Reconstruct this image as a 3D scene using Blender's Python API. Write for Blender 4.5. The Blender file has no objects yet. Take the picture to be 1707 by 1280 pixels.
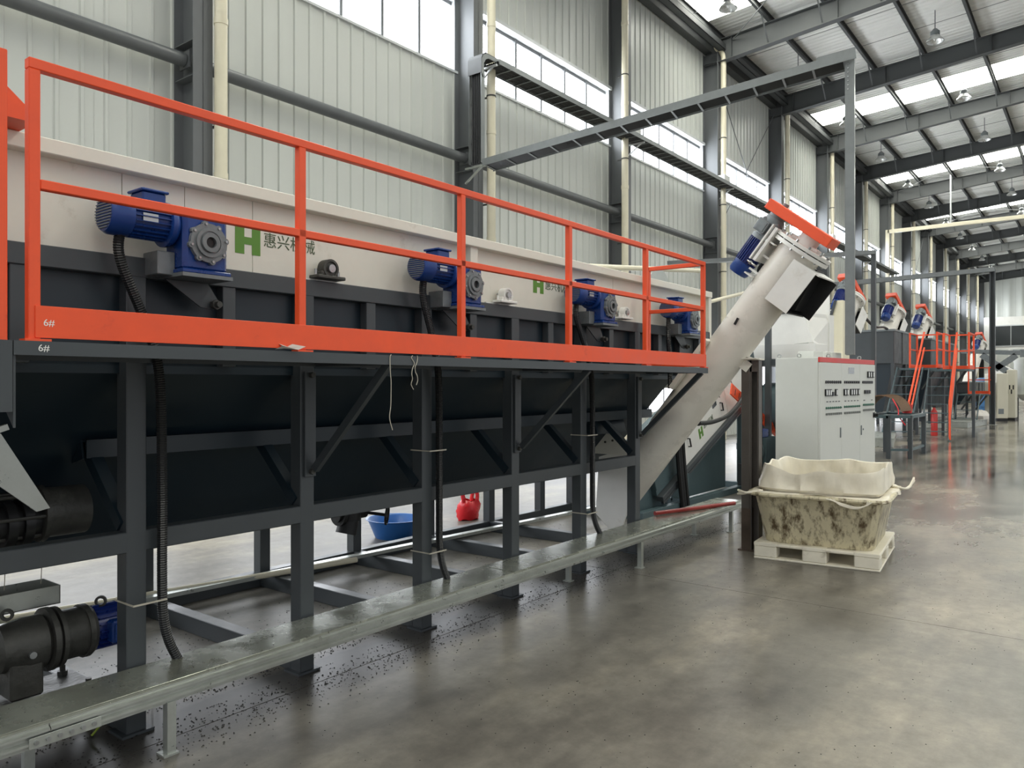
import bpy, bmesh, math, random
from mathutils import Vector, Matrix, noise
random.seed(7)
R = math.radians
SC = bpy.context.scene
COL = SC.collection
PI = math.pi

# ------------------------------------------------------------------ camera, sky, exposure
cam = bpy.data.cameras.new('camera')
cam.sensor_fit = 'HORIZONTAL'; cam.sensor_width = 36.0
cam.lens = 1280.0 / 1707.0 * 36.0
cam.clip_start = 0.05; cam.clip_end = 400
camo = bpy.data.objects.new('camera', cam); COL.objects.link(camo)
camo.location = (0, 0, 1.65)
camo.rotation_euler = (R(90), 0, R(37.762))
SC.camera = camo
vs = SC.view_settings
SC.display_settings.display_device = 'sRGB'
vs.view_transform = 'Standard'; vs.look = 'None'; vs.gamma = 1.0
vs.use_curve_mapping = False
vs.exposure = 0.18
SKY = 0.75          # overcast daylight entering through the open side of the hall
PANE = 10.0         # daylight through the wall windows
LOW = 4.5          # glow of the unseen low windows added to brighten the floor
TOP = 9.5          # daylight through the roof lights
w = bpy.data.worlds.new('overcast'); SC.world = w; w.use_nodes = True
bg = w.node_tree.nodes['Background']
bg.inputs[0].default_value = (0.93, 0.96, 1.0, 1); bg.inputs[1].default_value = SKY


# ------------------------------------------------------------------ helpers
def lin(c):
    c = c / 255.0
    return c / 12.92 if c <= 0.04045 else ((c + 0.055) / 1.055) ** 2.4


def rgb(c): return (lin(c[0]), lin(c[1]), lin(c[2]), 1)


MATS = {}


def mat(name, c, rough=0.5, metal=0.0, var=0.08, scale=2.5, bump=0.0, bscale=40, emit=0, dirt=None, dscale=2.0, dlo=0.55, dhi=0.75, stretch=(1, 1, 1), rvar=0.1, spec=0.5):
    m = bpy.data.materials.new(name); m.use_nodes = True
    nt = m.node_tree; N = nt.nodes; L = nt.links
    b = N['Principled BSDF']
    b.inputs['Roughness'].default_value = rough
    b.inputs['Metallic'].default_value = metal
    b.inputs['Specular IOR Level'].default_value = spec
    b.inputs['Base Color'].default_value = rgb(c)
    if emit:
        b.inputs['Emission Color'].default_value = rgb(c)
        b.inputs['Emission Strength'].default_value = emit
    if var or dirt or bump:
        tc = N.new('ShaderNodeTexCoord')
        mp = N.new('ShaderNodeMapping'); mp.inputs['Scale'].default_value = stretch
        L.new(tc.outputs['Object'], mp.inputs['Vector'])
    if var:
        n = N.new('ShaderNodeTexNoise'); n.inputs['Scale'].default_value = scale; n.inputs['Detail'].default_value = 6
        n.inputs['Roughness'].default_value = 0.65
        L.new(mp.outputs[0], n.inputs['Vector'])
        r = N.new('ShaderNodeMapRange'); r.inputs[1].default_value = 0.3; r.inputs[2].default_value = 0.7
        r.inputs[3].default_value = 1 - var; r.inputs[4].default_value = 1 + var
        L.new(n.outputs['Fac'], r.inputs[0])
        mx = N.new('ShaderNodeMix'); mx.data_type = 'RGBA'; mx.blend_type = 'MULTIPLY'; mx.inputs[0].default_value = 1
        mx.inputs['A'].default_value = rgb(c); L.new(r.outputs[0], mx.inputs['B'])
        out = mx.outputs['Result']
        if dirt:
            n2 = N.new('ShaderNodeTexNoise'); n2.inputs['Scale'].default_value = dscale; n2.inputs['Detail'].default_value = 9
            n2.inputs['Roughness'].default_value = 0.7
            L.new(mp.outputs[0], n2.inputs['Vector'])
            r2 = N.new('ShaderNodeMapRange'); r2.inputs[1].default_value = dlo; r2.inputs[2].default_value = dhi
            L.new(n2.outputs['Fac'], r2.inputs[0])
            m2 = N.new('ShaderNodeMix'); m2.data_type = 'RGBA'
            L.new(r2.outputs[0], m2.inputs[0]); L.new(out, m2.inputs['A']); m2.inputs['B'].default_value = rgb(dirt)
            out = m2.outputs['Result']
        L.new(out, b.inputs['Base Color'])
        rr = N.new('ShaderNodeMapRange'); rr.inputs[1].default_value = 0.3; rr.inputs[2].default_value = 0.7
        rr.inputs[3].default_value = max(0.02, rough - rvar); rr.inputs[4].default_value = min(1, rough + rvar)
        L.new(n.outputs['Fac'], rr.inputs[0]); L.new(rr.outputs[0], b.inputs['Roughness'])
    if bump:
        n3 = N.new('ShaderNodeTexNoise'); n3.inputs['Scale'].default_value = bscale; n3.inputs['Detail'].default_value = 4
        L.new(mp.outputs[0], n3.inputs['Vector'])
        bu = N.new('ShaderNodeBump'); bu.inputs['Strength'].default_value = bump; bu.inputs['Distance'].default_value = 0.01
        L.new(n3.outputs['Fac'], bu.inputs['Height']); L.new(bu.outputs[0], b.inputs['Normal'])
    MATS[name] = m
    return m


DARK = mat('dark grey paint', (64, 69, 72), 0.42, var=0.1, scale=3)
HULL = mat('dark blue grey sheet steel', (22, 37, 46), 0.42, var=0.12, scale=1.5, bump=0.08, bscale=3)
ORANGE = mat('orange enamel', (236, 84, 40), 0.42, var=0.06, scale=5, dirt=(190, 60, 34), dscale=4, dlo=0.62, dhi=0.8)
CREAM = mat('cream white painted sheet', (226, 223, 211), 0.5, var=0.05, scale=2, dirt=(176, 166, 145), dscale=3, dlo=0.62, dhi=0.85)
WHITE = mat('white paint', (232, 231, 226), 0.45, var=0.05, dirt=(186, 176, 158), dscale=2.2, dlo=0.6, dhi=0.85)
TUBEW = mat('off white painted tube', (226, 222, 212), 0.3, var=0.06, scale=2, dirt=(176, 158, 132), dscale=2.0, dlo=0.58, dhi=0.85)
BLUE = mat('blue motor enamel', (20, 58, 126), 0.3, var=0.12, scale=6)
BLUED = mat('deep blue motor enamel', (20, 42, 112), 0.3, var=0.12, scale=6)
CASTG = mat('grey cast iron', (120, 126, 128), 0.45, metal=0.3, var=0.15, scale=12, bump=0.2)
CASTD = mat('grimy dark cast iron', (70, 70, 66), 0.5, metal=0.3, var=0.3, scale=9, bump=0.3)
STEEL = mat('bare steel', (170, 172, 172), 0.3, metal=0.9, var=0.12, scale=8)
GALV = mat('galvanised steel', (178, 182, 176), 0.34, metal=0.6, var=0.08, scale=9, dirt=(140, 140, 128), dscale=2, dlo=0.55, dhi=0.9)
TRUNK = mat('zinc plated trunking sheet', (176, 180, 168), 0.24, metal=0.6, var=0.08, scale=5, dirt=(126, 126, 112), dscale=1.6, dlo=0.48, dhi=0.85, rvar=0.12)
BLACK = mat('black rubber', (22, 23, 24), 0.5, var=0.2)
BLACKP = mat('black plastic', (30, 31, 32), 0.35, var=0.1)
WALLM = mat('light grey profiled cladding', (202, 205, 199), 0.42, var=0.025, scale=0.5)
COLM = mat('grey steel structure paint', (104, 107, 109), 0.5, var=0.08, scale=1.2)
RAFM = mat('grey rafter paint', (74, 77, 78), 0.6, var=0.08, scale=1.0)
ROOFM = mat('pale grey roof sheet', (226, 227, 223), 0.5, var=0.05, scale=0.9, stretch=(0.3, 2, 1))
PVC = mat('ivory plastic drainpipe', (222, 215, 190), 0.35, var=0.05)
PIPEG = mat('grey tie pipe paint', (92, 95, 96), 0.4, var=0.1)
PANEM = mat('daylit window pane', (246, 250, 255), 0.2, var=0, emit=PANE)
PANEL_M = mat('unseen low window pane', (244, 248, 255), 0.3, var=0, emit=LOW)
SKYM = mat('daylit roof light sheet', (250, 250, 240), 0.4, var=0, emit=TOP)
TRAYM = mat('grey zinc tray', (122, 126, 126), 0.38, metal=0.45, var=0.1, scale=6)
MULL = mat('grey window bar', (112, 115, 117), 0.5, var=0.05)
WFRAME = mat('window frame metal', (205, 208, 208), 0.4, metal=0.2, var=0.05)
CABM = mat('light grey cabinet paint', (206, 208, 202), 0.42, var=0.03, bump=0.05, bscale=300)
CABB = mat('beige cabinet paint', (206, 202, 184), 0.45, var=0.03)
REDM = mat('red strip paint', (206, 62, 58), 0.4, var=0.06)
TUBM = mat('dirty cream plastic tub', (212, 203, 172), 0.42, var=0.07, scale=5, dirt=(92, 76, 52), dscale=12, dlo=0.47, dhi=0.62, stretch=(1, 1, 0.45), rvar=0.12)
LINERM = mat('translucent white plastic liner', (240, 233, 214), 0.36, var=0.09, scale=4, bump=0.8, bscale=7, stretch=(1, 1, .55))
LINERM.node_tree.nodes['Principled BSDF'].inputs['Transmission Weight'].default_value = 0.12
PALM = mat('white plastic pallet', (232, 226, 208), 0.45, var=0.06, scale=6, dirt=(150, 138, 112), dscale=5, dlo=0.56, dhi=0.78)
GREEN = mat('green logo print', (92, 140, 48), 0.5, var=0.05)
INK = mat('dark green lettering print', (74, 92, 62), 0.5, var=0.05)
CHALK = mat('white paint marker', (235, 235, 230), 0.7, var=0)
MESHM = mat('rusty brown screen plate', (120, 92, 66), 0.6, metal=0.4, var=0.25, scale=20, bump=0.4, bscale=90)
REDP = mat('red plastic bag film', (235, 40, 50), 0.3, var=0.08)
REDPIPE = mat('dull red pipe paint', (150, 48, 44), 0.4, var=0.12)
BASIN = mat('blue plastic basin', (38, 104, 178), 0.35, var=0.06)
SMOKE = mat('dark window glass', (52, 56, 58), 0.12, var=0.05)
GLASSB = mat('meter glass', (228, 230, 228), 0.2, var=0)
LAMPM = mat('spun aluminium lamp shade', (206, 208, 206), 0.3, metal=0.6, var=0.05)
DEBM = mat('black plastic flakes', (28, 27, 26), 0.5, var=0.3)
FILM = mat('clear scrap film', (200, 196, 188), 0.3, var=0.1)
BROWNP = mat('brown stained steel', (84, 72, 62), 0.45, metal=0.3, var=0.2, scale=6)
YCABLE = mat('green yellow wire', (150, 170, 60), 0.5, var=0)
ROPE = mat('pale string', (190, 184, 168), 0.8, var=0.1)
TEAL = mat('grey green machine paint', (74, 92, 96), 0.45, var=0.1)


def floor_mat():
    m = bpy.data.materials.new('polished stained concrete'); m.use_nodes = True
    nt = m.node_tree; N = nt.nodes; L = nt.links; b = N['Principled BSDF']
    geo = N.new('ShaderNodeNewGeometry')
    mp = N.new('ShaderNodeMapping'); mp.inputs['Location'].default_value = (3.1, 1.7, 0); mp.inputs['Rotation'].default_value = (0, 0, R(-10)); mp.inputs['Scale'].default_value = (1.5, .6, 1)
    L.new(geo.outputs['Position'], mp.inputs['Vector'])

    def nz(scale, det, ro, src=None):
        n = N.new('ShaderNodeTexNoise'); n.inputs['Scale'].default_value = scale; n.inputs['Detail'].default_value = det; n.inputs['Roughness'].default_value = ro
        L.new((src or mp).outputs[0], n.inputs['Vector']); return n
    a = nz(0.55, 10, 0.62); c = nz(2.6, 8, 0.7)
    f = N.new('ShaderNodeTexNoise'); f.inputs['Scale'].default_value = 9; f.inputs['Detail'].default_value = 6; f.inputs['Roughness'].default_value = .75
    L.new(geo.outputs['Position'], f.inputs['Vector'])
    r1 = N.new('ShaderNodeValToRGB'); e = r1.color_ramp.elements
    e[0].position = 0.32; e[0].color = rgb((76, 73, 69)); e[1].position = 0.68; e[1].color = rgb((160, 152, 136))
    k = r1.color_ramp.elements.new(0.5); k.color = rgb((116, 112, 104))
    L.new(a.outputs['Fac'], r1.inputs[0])
    r2 = N.new('ShaderNodeMapRange'); r2.inputs[1].default_value = .3; r2.inputs[2].default_value = .7; r2.inputs[3].default_value = .8; r2.inputs[4].default_value = 1.2
    L.new(c.outputs['Fac'], r2.inputs[0])
    m1 = N.new('ShaderNodeMix'); m1.data_type = 'RGBA'; m1.blend_type = 'MULTIPLY'; m1.inputs[0].default_value = 1
    L.new(r1.outputs[0], m1.inputs['A']); L.new(r2.outputs[0], m1.inputs['B'])
    r3 = N.new('ShaderNodeMapRange'); r3.inputs[1].default_value = .3; r3.inputs[2].default_value = .7; r3.inputs[3].default_value = .78; r3.inputs[4].default_value = 1.2
    L.new(f.outputs['Fac'], r3.inputs[0])
    m2 = N.new('ShaderNodeMix'); m2.data_type = 'RGBA'; m2.blend_type = 'MULTIPLY'; m2.inputs[0].default_value = 1
    L.new(m1.outputs['Result'], m2.inputs['A']); L.new(r3.outputs[0], m2.inputs['B'])
    # grime along the trunking, with the shade beneath it painted in
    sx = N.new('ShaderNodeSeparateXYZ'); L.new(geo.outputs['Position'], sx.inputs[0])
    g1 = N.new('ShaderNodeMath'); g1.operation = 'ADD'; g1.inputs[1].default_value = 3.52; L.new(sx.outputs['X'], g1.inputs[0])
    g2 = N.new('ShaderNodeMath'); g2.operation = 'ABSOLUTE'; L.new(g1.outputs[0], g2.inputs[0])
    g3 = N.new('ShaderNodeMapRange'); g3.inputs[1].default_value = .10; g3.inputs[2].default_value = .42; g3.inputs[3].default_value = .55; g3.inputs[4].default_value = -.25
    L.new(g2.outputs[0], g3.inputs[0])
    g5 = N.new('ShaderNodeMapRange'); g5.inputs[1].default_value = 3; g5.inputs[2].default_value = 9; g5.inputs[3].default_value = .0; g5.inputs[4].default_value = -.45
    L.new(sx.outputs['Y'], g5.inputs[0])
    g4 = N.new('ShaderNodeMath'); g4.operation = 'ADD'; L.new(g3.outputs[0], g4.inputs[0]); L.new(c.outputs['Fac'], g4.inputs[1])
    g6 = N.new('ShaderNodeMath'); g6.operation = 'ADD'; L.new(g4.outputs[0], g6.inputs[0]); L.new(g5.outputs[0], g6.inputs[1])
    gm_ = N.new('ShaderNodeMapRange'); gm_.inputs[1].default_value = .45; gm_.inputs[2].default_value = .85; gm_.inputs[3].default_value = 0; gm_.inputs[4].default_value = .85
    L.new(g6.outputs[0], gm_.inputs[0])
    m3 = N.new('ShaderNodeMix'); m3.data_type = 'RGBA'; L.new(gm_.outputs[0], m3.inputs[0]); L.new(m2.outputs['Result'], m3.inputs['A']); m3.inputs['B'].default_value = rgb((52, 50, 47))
    L.new(m3.outputs['Result'], b.inputs['Base Color'])
    rr = N.new('ShaderNodeMapRange'); rr.inputs[1].default_value = .3; rr.inputs[2].default_value = .7; rr.inputs[3].default_value = -.05; rr.inputs[4].default_value = .07
    L.new(a.outputs['Fac'], rr.inputs[0])
    wet = N.new('ShaderNodeMapRange'); wet.inputs[1].default_value = 7; wet.inputs[2].default_value = 17; wet.inputs[3].default_value = .31; wet.inputs[4].default_value = .12   # the washed end of the floor is smoother
    L.new(sx.outputs['Y'], wet.inputs[0])
    ad = N.new('ShaderNodeMath'); ad.operation = 'ADD'; L.new(rr.outputs[0], ad.inputs[0]); L.new(wet.outputs[0], ad.inputs[1])
    dus = N.new('ShaderNodeMapRange'); dus.inputs[1].default_value = -3.6; dus.inputs[2].default_value = -4.2; dus.inputs[3].default_value = 0; dus.inputs[4].default_value = .16   # duller, dusty under the machines
    L.new(sx.outputs['X'], dus.inputs[0])
    ad2 = N.new('ShaderNodeMath'); ad2.operation = 'ADD'; L.new(ad.outputs[0], ad2.inputs[0]); L.new(dus.outputs[0], ad2.inputs[1])
    L.new(ad2.outputs[0], b.inputs['Roughness'])
    return m


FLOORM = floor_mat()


class B:
    """collects vertices and faces of one mesh"""
    def __init__(s): s.v = []; s.f = []

    def add(s, vs_, fs_):
        n = len(s.v); s.v += [tuple(p) for p in vs_]; s.f += [tuple(i + n for i in f) for f in fs_]; return s

    def box(s, x0, x1, y0, y1, z0, z1, bev=0.0):
        c = Vector(((x0 + x1) / 2, (y0 + y1) / 2, (z0 + z1) / 2))
        return s.obox(c, (abs(x1 - x0), abs(y1 - y0), abs(z1 - z0)), None, bev)

    def obox(s, c, size, M=None, bev=0.0):
        c = Vector(c); h = [a / 2 for a in size]
        T = (lambda p: c + M @ Vector(p)) if M is not None else (lambda p: c + Vector(p))
        if not bev:
            vs_ = [T((sx * h[0], sy * h[1], sz * h[2])) for sx in (-1, 1) for sy in (-1, 1) for sz in (-1, 1)]
            return s.add(vs_, [(0, 1, 3, 2), (4, 6, 7, 5), (0, 4, 5, 1), (2, 3, 7, 6), (0, 2, 6, 4), (1, 5, 7, 3)])
        b = min(bev, min(h) * 0.9); vs_ = []; ix = {}
        for sg in [(a, b_, c_) for a in (-1, 1) for b_ in (-1, 1) for c_ in (-1, 1)]:
            for ax in range(3):
                ix[sg, ax] = len(vs_)
                vs_.append(T([sg[i] * (h[i] if i == ax else h[i] - b) for i in range(3)]))
        fs = []
        for ax in range(3):
            o = [i for i in range(3) if i != ax]
            for sa in (-1, 1):
                q = []
                for (p, r) in ((-1, -1), (1, -1), (1, 1), (-1, 1)):
                    sg = [0, 0, 0]; sg[ax] = sa; sg[o[0]] = p; sg[o[1]] = r; q.append(ix[tuple(sg), ax])
                fs.append(q)
            for p in (-1, 1):
                for r in (-1, 1):
                    q = []
                    for (t, a2) in ((-1, o[0]), (1, o[0]), (1, o[1]), (-1, o[1])):
                        sg = [0, 0, 0]; sg[ax] = t; sg[o[0]] = p; sg[o[1]] = r; q.append(ix[tuple(sg), a2])
                    fs.append(q)
        for sg in [(a, b_, c_) for a in (-1, 1) for b_ in (-1, 1) for c_ in (-1, 1)]:
            fs.append([ix[sg, 0], ix[sg, 1], ix[sg, 2]])
        return s.add(vs_, fs)

    def bar(s, p0, p1, w_, h_, up=(0, 0, 1), bev=0.0):
        p0 = Vector(p0); p1 = Vector(p1); d = (p1 - p0); L_ = d.length; d.normalize()
        up = Vector(up)
        if abs(d.dot(up)) > 0.98: up = Vector((1, 0, 0))
        side = d.cross(up).normalized(); u = side.cross(d).normalized()
        M = Matrix((side, d, u)).transposed()
        return s.obox((p0 + p1) / 2, (w_, L_, h_), M, bev)

    def cyl(s, p0, p1, r0, r1=None, n=20, caps=True):
        p0 = Vector(p0); p1 = Vector(p1); r1 = r0 if r1 is None else r1
        return s.lathe([(0, r0), ((p1 - p0).length, r1)], p0, p1 - p0, n, caps)

    def lathe(s, prof, o, axis=(0, 0, 1), n=24, caps=True):
        o = Vector(o); d = Vector(axis).normalized()
        a = Vector((1, 0, 0)) if abs(d.x) < 0.9 else Vector((0, 1, 0))
        e1 = d.cross(a).normalized(); e2 = d.cross(e1)
        vs_ = []
        for (t, r) in prof:
            for i in range(n):
                q = 2 * PI * i / n
                vs_.append(o + d * t + (e1 * math.cos(q) + e2 * math.sin(q)) * r)
        fs = []
        for k in range(len(prof) - 1):
            for i in range(n):
                j = (i + 1) % n
                fs.append((k * n + i, k * n + j, (k + 1) * n + j, (k + 1) * n + i))
        if caps:
            fs.append(tuple(range(n))); fs.append(tuple((len(prof) - 1) * n + i for i in range(n)))
        return s.add(vs_, fs)

    def tube(s, path, r, n=8, ribs=0.0, pitch=0.02, smooth=True):
        P = [Vector(p) for p in path]
        if smooth and len(P) > 2: P = catmull(P)
        if ribs:
            P = resample(P, pitch / 2)
        t0 = (P[1] - P[0]).normalized(); a = Vector((0, 0, 1)) if abs(t0.z) < .9 else Vector((1, 0, 0))
        e = t0.cross(a).normalized(); vs_ = []
        for i, p in enumerate(P):
            t = (P[min(i + 1, len(P) - 1)] - P[max(i - 1, 0)]).normalized()
            e = (e - t * e.dot(t)).normalized(); g = t.cross(e)
            rr = r + (ribs if i % 2 else -ribs)
            for k in range(n):
                q = 2 * PI * k / n; vs_.append(p + (e * math.cos(q) + g * math.sin(q)) * rr)
        fs = []
        for i in range(len(P) - 1):
            for k in range(n):
                j = (k + 1) % n; fs.append((i * n + k, i * n + j, (i + 1) * n + j, (i + 1) * n + k))
        fs.append(tuple(range(n))); fs.append(tuple((len(P) - 1) * n + k for k in range(n)))
        return s.add(vs_, fs)

    def prism(s, pts, a0, a1, ax='Y'):
        n = len(pts)
        def T(p, a): return {'Y': (p[0], a, p[1]), 'X': (a, p[0], p[1]), 'Z': (p[0], p[1], a)}[ax]
        vs_ = [T(p, a0) for p in pts] + [T(p, a1) for p in pts]
        fs = [tuple(range(n)), tuple(range(n, 2 * n))] + [(i, (i + 1) % n, n + (i + 1) % n, n + i) for i in range(n)]
        return s.add(vs_, fs)

    def sheet(s, pts, a0, a1, th, ax='Y', nrm=(0, 0)):
        """a bent sheet: polyline pts extruded a0..a1 with thickness th offset along nrm"""
        q = list(pts) + [(p[0] + nrm[0] * th, p[1] + nrm[1] * th) for p in reversed(pts)]
        n = len(pts); m_ = len(q)
        def T(p, a): return {'Y': (p[0], a, p[1]), 'X': (a, p[0], p[1]), 'Z': (p[0], p[1], a)}[ax]
        vs_ = [T(p, a0) for p in q] + [T(p, a1) for p in q]
        fs = [(i, (i + 1) % m_, m_ + (i + 1) % m_, m_ + i) for i in range(m_)]
        for i in range(n - 1):
            a, b, c, d = i, i + 1, m_ - 2 - i, m_ - 1 - i
            fs.append((a, b, c, d)); fs.append((m_ + a, m_ + b, m_ + c, m_ + d))
        return s.add(vs_, fs)


def catmull(P, k=8):
    out = []
    Q = [P[0] * 2 - P[1]] + P + [P[-1] * 2 - P[-2]]
    for i in range(1, len(Q) - 2):
        a, b, c, d = Q[i - 1], Q[i], Q[i + 1], Q[i + 2]
        for j in range(k):
            t = j / k
            out.append(0.5 * ((2 * b) + (c - a) * t + (2 * a - 5 * b + 4 * c - d) * t * t + (3 * b - a - 3 * c + d) * t ** 3))
    out.append(P[-1]); return out


def resample(P, step):
    out = [P[0]]; acc = 0
    for a, b in zip(P, P[1:]):
        L_ = (b - a).length; t = step - acc
        while t <= L_:
            out.append(a + (b - a) * (t / L_)); t += step
        acc = L_ - (t - step)
    return out


ORG = {}


def mesh(name, b, m, org=Vector((0, 0, 0)), sharp=35):
    me = bpy.data.meshes.new(name)
    me.from_pydata([(p[0] - org[0], p[1] - org[1], p[2] - org[2]) for p in b.v], [], b.f)
    bm = bmesh.new(); bm.from_mesh(me)
    bmesh.ops.recalc_face_normals(bm, faces=bm.faces); bm.to_mesh(me); bm.free()
    me.polygons.foreach_set('use_smooth', [True] * len(me.polygons))
    me.set_sharp_from_angle(angle=R(sharp))
    me.materials.append(m); me.update()
    return me


def ob(name, b, m, parent=None, label=None, kind=None):
    org = ORG.get(parent.name, Vector((0, 0, 0))) if parent else Vector((0, 0, 0))
    me = b if isinstance(b, bpy.types.Mesh) else mesh(name, b, m, org)
    o = bpy.data.objects.new(name, me); COL.objects.link(o)
    if parent:
        o.parent = parent; ORG[o.name] = org
    if label: o['label'] = label
    if kind: o['kind'] = kind
    return o


def inst(name, me, loc, parent=None, rot=(0, 0, 0)):
    org = ORG.get(parent.name, Vector((0, 0, 0))) if parent else Vector((0, 0, 0))
    o = bpy.data.objects.new(name, me); COL.objects.link(o)
    o.location = Vector(loc) - org; o.rotation_euler = rot
    if parent: o.parent = parent
    ORG[o.name] = Vector(loc)
    return o


def thing(name, label, cat, loc=(0, 0, 0), rz=0, group=None, world=True):
    """an Empty at the base of a thing; world: children are given in world coordinates, else in its own"""
    o = bpy.data.objects.new(name, None); COL.objects.link(o)
    o.empty_display_size = 0.2
    o.location = loc; o.rotation_euler = (0, 0, rz)
    o['label'] = label; o['category'] = cat
    if group: o['group'] = group
    ORG[o.name] = Vector(loc) if world else Vector((0, 0, 0))
    return o


def solo(name, b, m, label, cat, group=None, org=None):
    """a thing that is one mesh"""
    if org is None:
        org = Vector((sum(p[0] for p in b.v) / len(b.v), sum(p[1] for p in b.v) / len(b.v), min(p[2] for p in b.v)))
    org = Vector(org)
    o = bpy.data.objects.new(name, mesh(name, b, m, org)); COL.objects.link(o); o.location = org
    o['label'] = label; o['category'] = cat
    if group: o['group'] = group
    return o


def copy_tree(o, parent=None):
    c = o.copy(); COL.objects.link(c)
    if o.name in ORG: ORG[c.name] = ORG[o.name]
    if parent: c.parent = parent
    for ch in list(o.children): copy_tree(ch, c)
    return c


def dup(o, loc, label=None, rz=None, group=None):
    c = copy_tree(o); c.location = loc
    if rz is not None: c.rotation_euler = (0, 0, rz)
    if label: c['label'] = label
    if group: c['group'] = group
    return c


def struct(name, b, m, parent=None):
    o = ob(name, b, m, parent)
    if not parent: o['kind'] = 'structure'
    return o


def text_mesh(body, size, m, extr=0.0008):
    cu = bpy.data.curves.new('lettering', 'FONT'); cu.body = body; cu.size = size; cu.extrude = extr
    o = bpy.data.objects.new('lettering', cu); COL.objects.link(o)
    bpy.context.view_layer.update()
    me = bpy.data.meshes.new_from_object(o.evaluated_get(bpy.context.evaluated_depsgraph_get()))
    bpy.data.objects.remove(o); me.materials.clear(); me.materials.append(m)
    return me


# faces +X, reads along +Y
FACE_X = Matrix(((0, 0, 1), (1, 0, 0), (0, 1, 0))).to_euler()

# ------------------------------------------------------------------ the hall
COLY = [5.38 - 5.65 * 3, 5.38 - 5.65 * 2, 5.38 - 5.65, 5.38, 10.86, 16.50, 22.05, 27.75, 33.45]
while len(COLY) < 18: COLY.append(COLY[-1] + 5.72)
NB = len(COLY) - 1
Y0, Y1 = COLY[0], COLY[-1]
XW = -9.65
RX0, RX1 = -9.75, 14.0


def ztop(x): return 11.95 + 0.068 * (x + 9.2)       # top of the rafters
def zbot(x): return 11.28 + 0.092 * (x + 9.2)


# floor: slabs with saw-cut joints over a dark base
fl = struct('floor', B().box(-12, 30, -14, 110, -0.3, -0.012), mat('dark joint filler', (60, 58, 54), 0.9, var=0.1))
xs = [-12, -9.4, -3.45, 2.5, 8.5, 14.5, 30]; ys = [-14, -6.0, -0.05, 5.93, 11.9, 17.9, 23.9, 29.9, 35.9, 41.9, 47.9, 53.9, 60, 66, 72, 78, 90, 110]
for i in range(len(xs) - 1):
    for j in range(len(ys) - 1):
        g = 0.003
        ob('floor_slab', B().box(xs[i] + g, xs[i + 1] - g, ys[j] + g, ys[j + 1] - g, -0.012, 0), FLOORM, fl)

# left wall
ZS, ZH = 7.49, 8.88
wl = struct('wall_left', B().box(XW - 0.25, XW - 0.05, Y0, Y1, -0.1, ZS).box(XW - 0.25, XW - 0.05, Y0, Y1, ZH + .06, 12.4), WALLM)


def clad(width, z0, z1, ribs):
    p = [(0, 0)]
    st = width / ribs
    for i in range(ribs):
        y = i * st + st * .5
        p += [(y - .032, 0), (y - .018, .024), (y + .018, .024), (y + .032, 0)]
    p.append((width - 0.004, 0))
    b = B(); n = len(p)
    vs_ = [(q[1], q[0], z0) for q in p] + [(q[1], q[0], z1) for q in p]
    b.add(vs_, [(i, i + 1, n + i + 1, n + i) for i in range(n - 1)])
    # a lip that laps under the next sheet
    b.add([(0, width - .004, z0), (-.02, width - .004, z0), (0, width - .004, z1), (-.02, width - .004, z1)], [(0, 1, 3, 2)])
    return mesh('cladding_panel', b, WALLM)


SW = 5.65 / 5
c_lo = clad(SW, -0.02, ZS, 4); c_hi = clad(SW, ZH + .06, 12.2, 4)
for k in range(NB):
    n = 5; st = (COLY[k + 1] - COLY[k]) / n
    for i in range(n):
        for me in (c_lo, c_hi):
            o = inst('cladding_panel', me, (XW - 0.045, COLY[k] + i * st, 0), wl)
            o.scale = (1, st / SW, 1)

# columns: H sections standing inside the wall
col_b = B().box(XW - .02, -9.2, -.008, .008, 0, 11.6).box(-9.215, -9.2, -.135, .135, 0, 11.6).box(XW - .03, XW - .015, -.135, .135, 0, 11.6)
for z in (5.6, 6.05, 11.3): col_b.box(XW, -9.21, -.13, .13, z, z + .012)
col_m = mesh('column', col_b, COLM)
for y in COLY: inst('column', col_m, (0, y, 0), wl)
# tie pipes between the columns
for k in range(NB):
    b = B().cyl((-9.42, COLY[k] + .14, 5.83), (-9.42, COLY[k + 1] - .14, 5.83), .088, n=16)
    for y in (COLY[k] + .03, COLY[k + 1] - .13): b.box(-9.54, -9.3, y, y + .02 if y > COLY[k] + 1 else y + .1, 5.72, 5.94)
    ob('tie_pipe', b, PIPEG, wl)

# windows: one band per bay, framed, each pane a piece
for k in range(NB):
    y0, y1 = COLY[k] + .06, COLY[k + 1] - .06
    b = B().box(XW - .26, XW + .0, y0, y1, ZS - .01, ZS + .035).box(XW - .26, XW + .03, y0, y1, ZH - .005, ZH + .07)
    b.box(XW - .25, XW - .04, y0 - .05, y0 + .02, ZS, ZH).box(XW - .25, XW - .04, y1 - .02, y1 + .05, ZS, ZH)
    wn = struct('window_%d' % (k + 1), b, WFRAME)
    ob('window_frame', B().box(XW - .22, XW - .15, y0, y1, ZS + .035, ZS + .09).box(XW - .22, XW - .15, y0, y1, ZH - .075, ZH - .005), MULL, wn)
    n = 6; st = (y1 - y0) / n
    for i in range(n):
        ob('pane', B().box(XW - .2, XW - .185, y0 + i * st + .02, y0 + (i + 1) * st - .02, ZS + .085, ZH - .065), PANEM, wn)
        if i: ob('mullion', B().box(XW - .22, XW - .13, y0 + i * st - .03, y0 + i * st + .03, ZS + .03, ZH - .01), MULL, wn)

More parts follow.
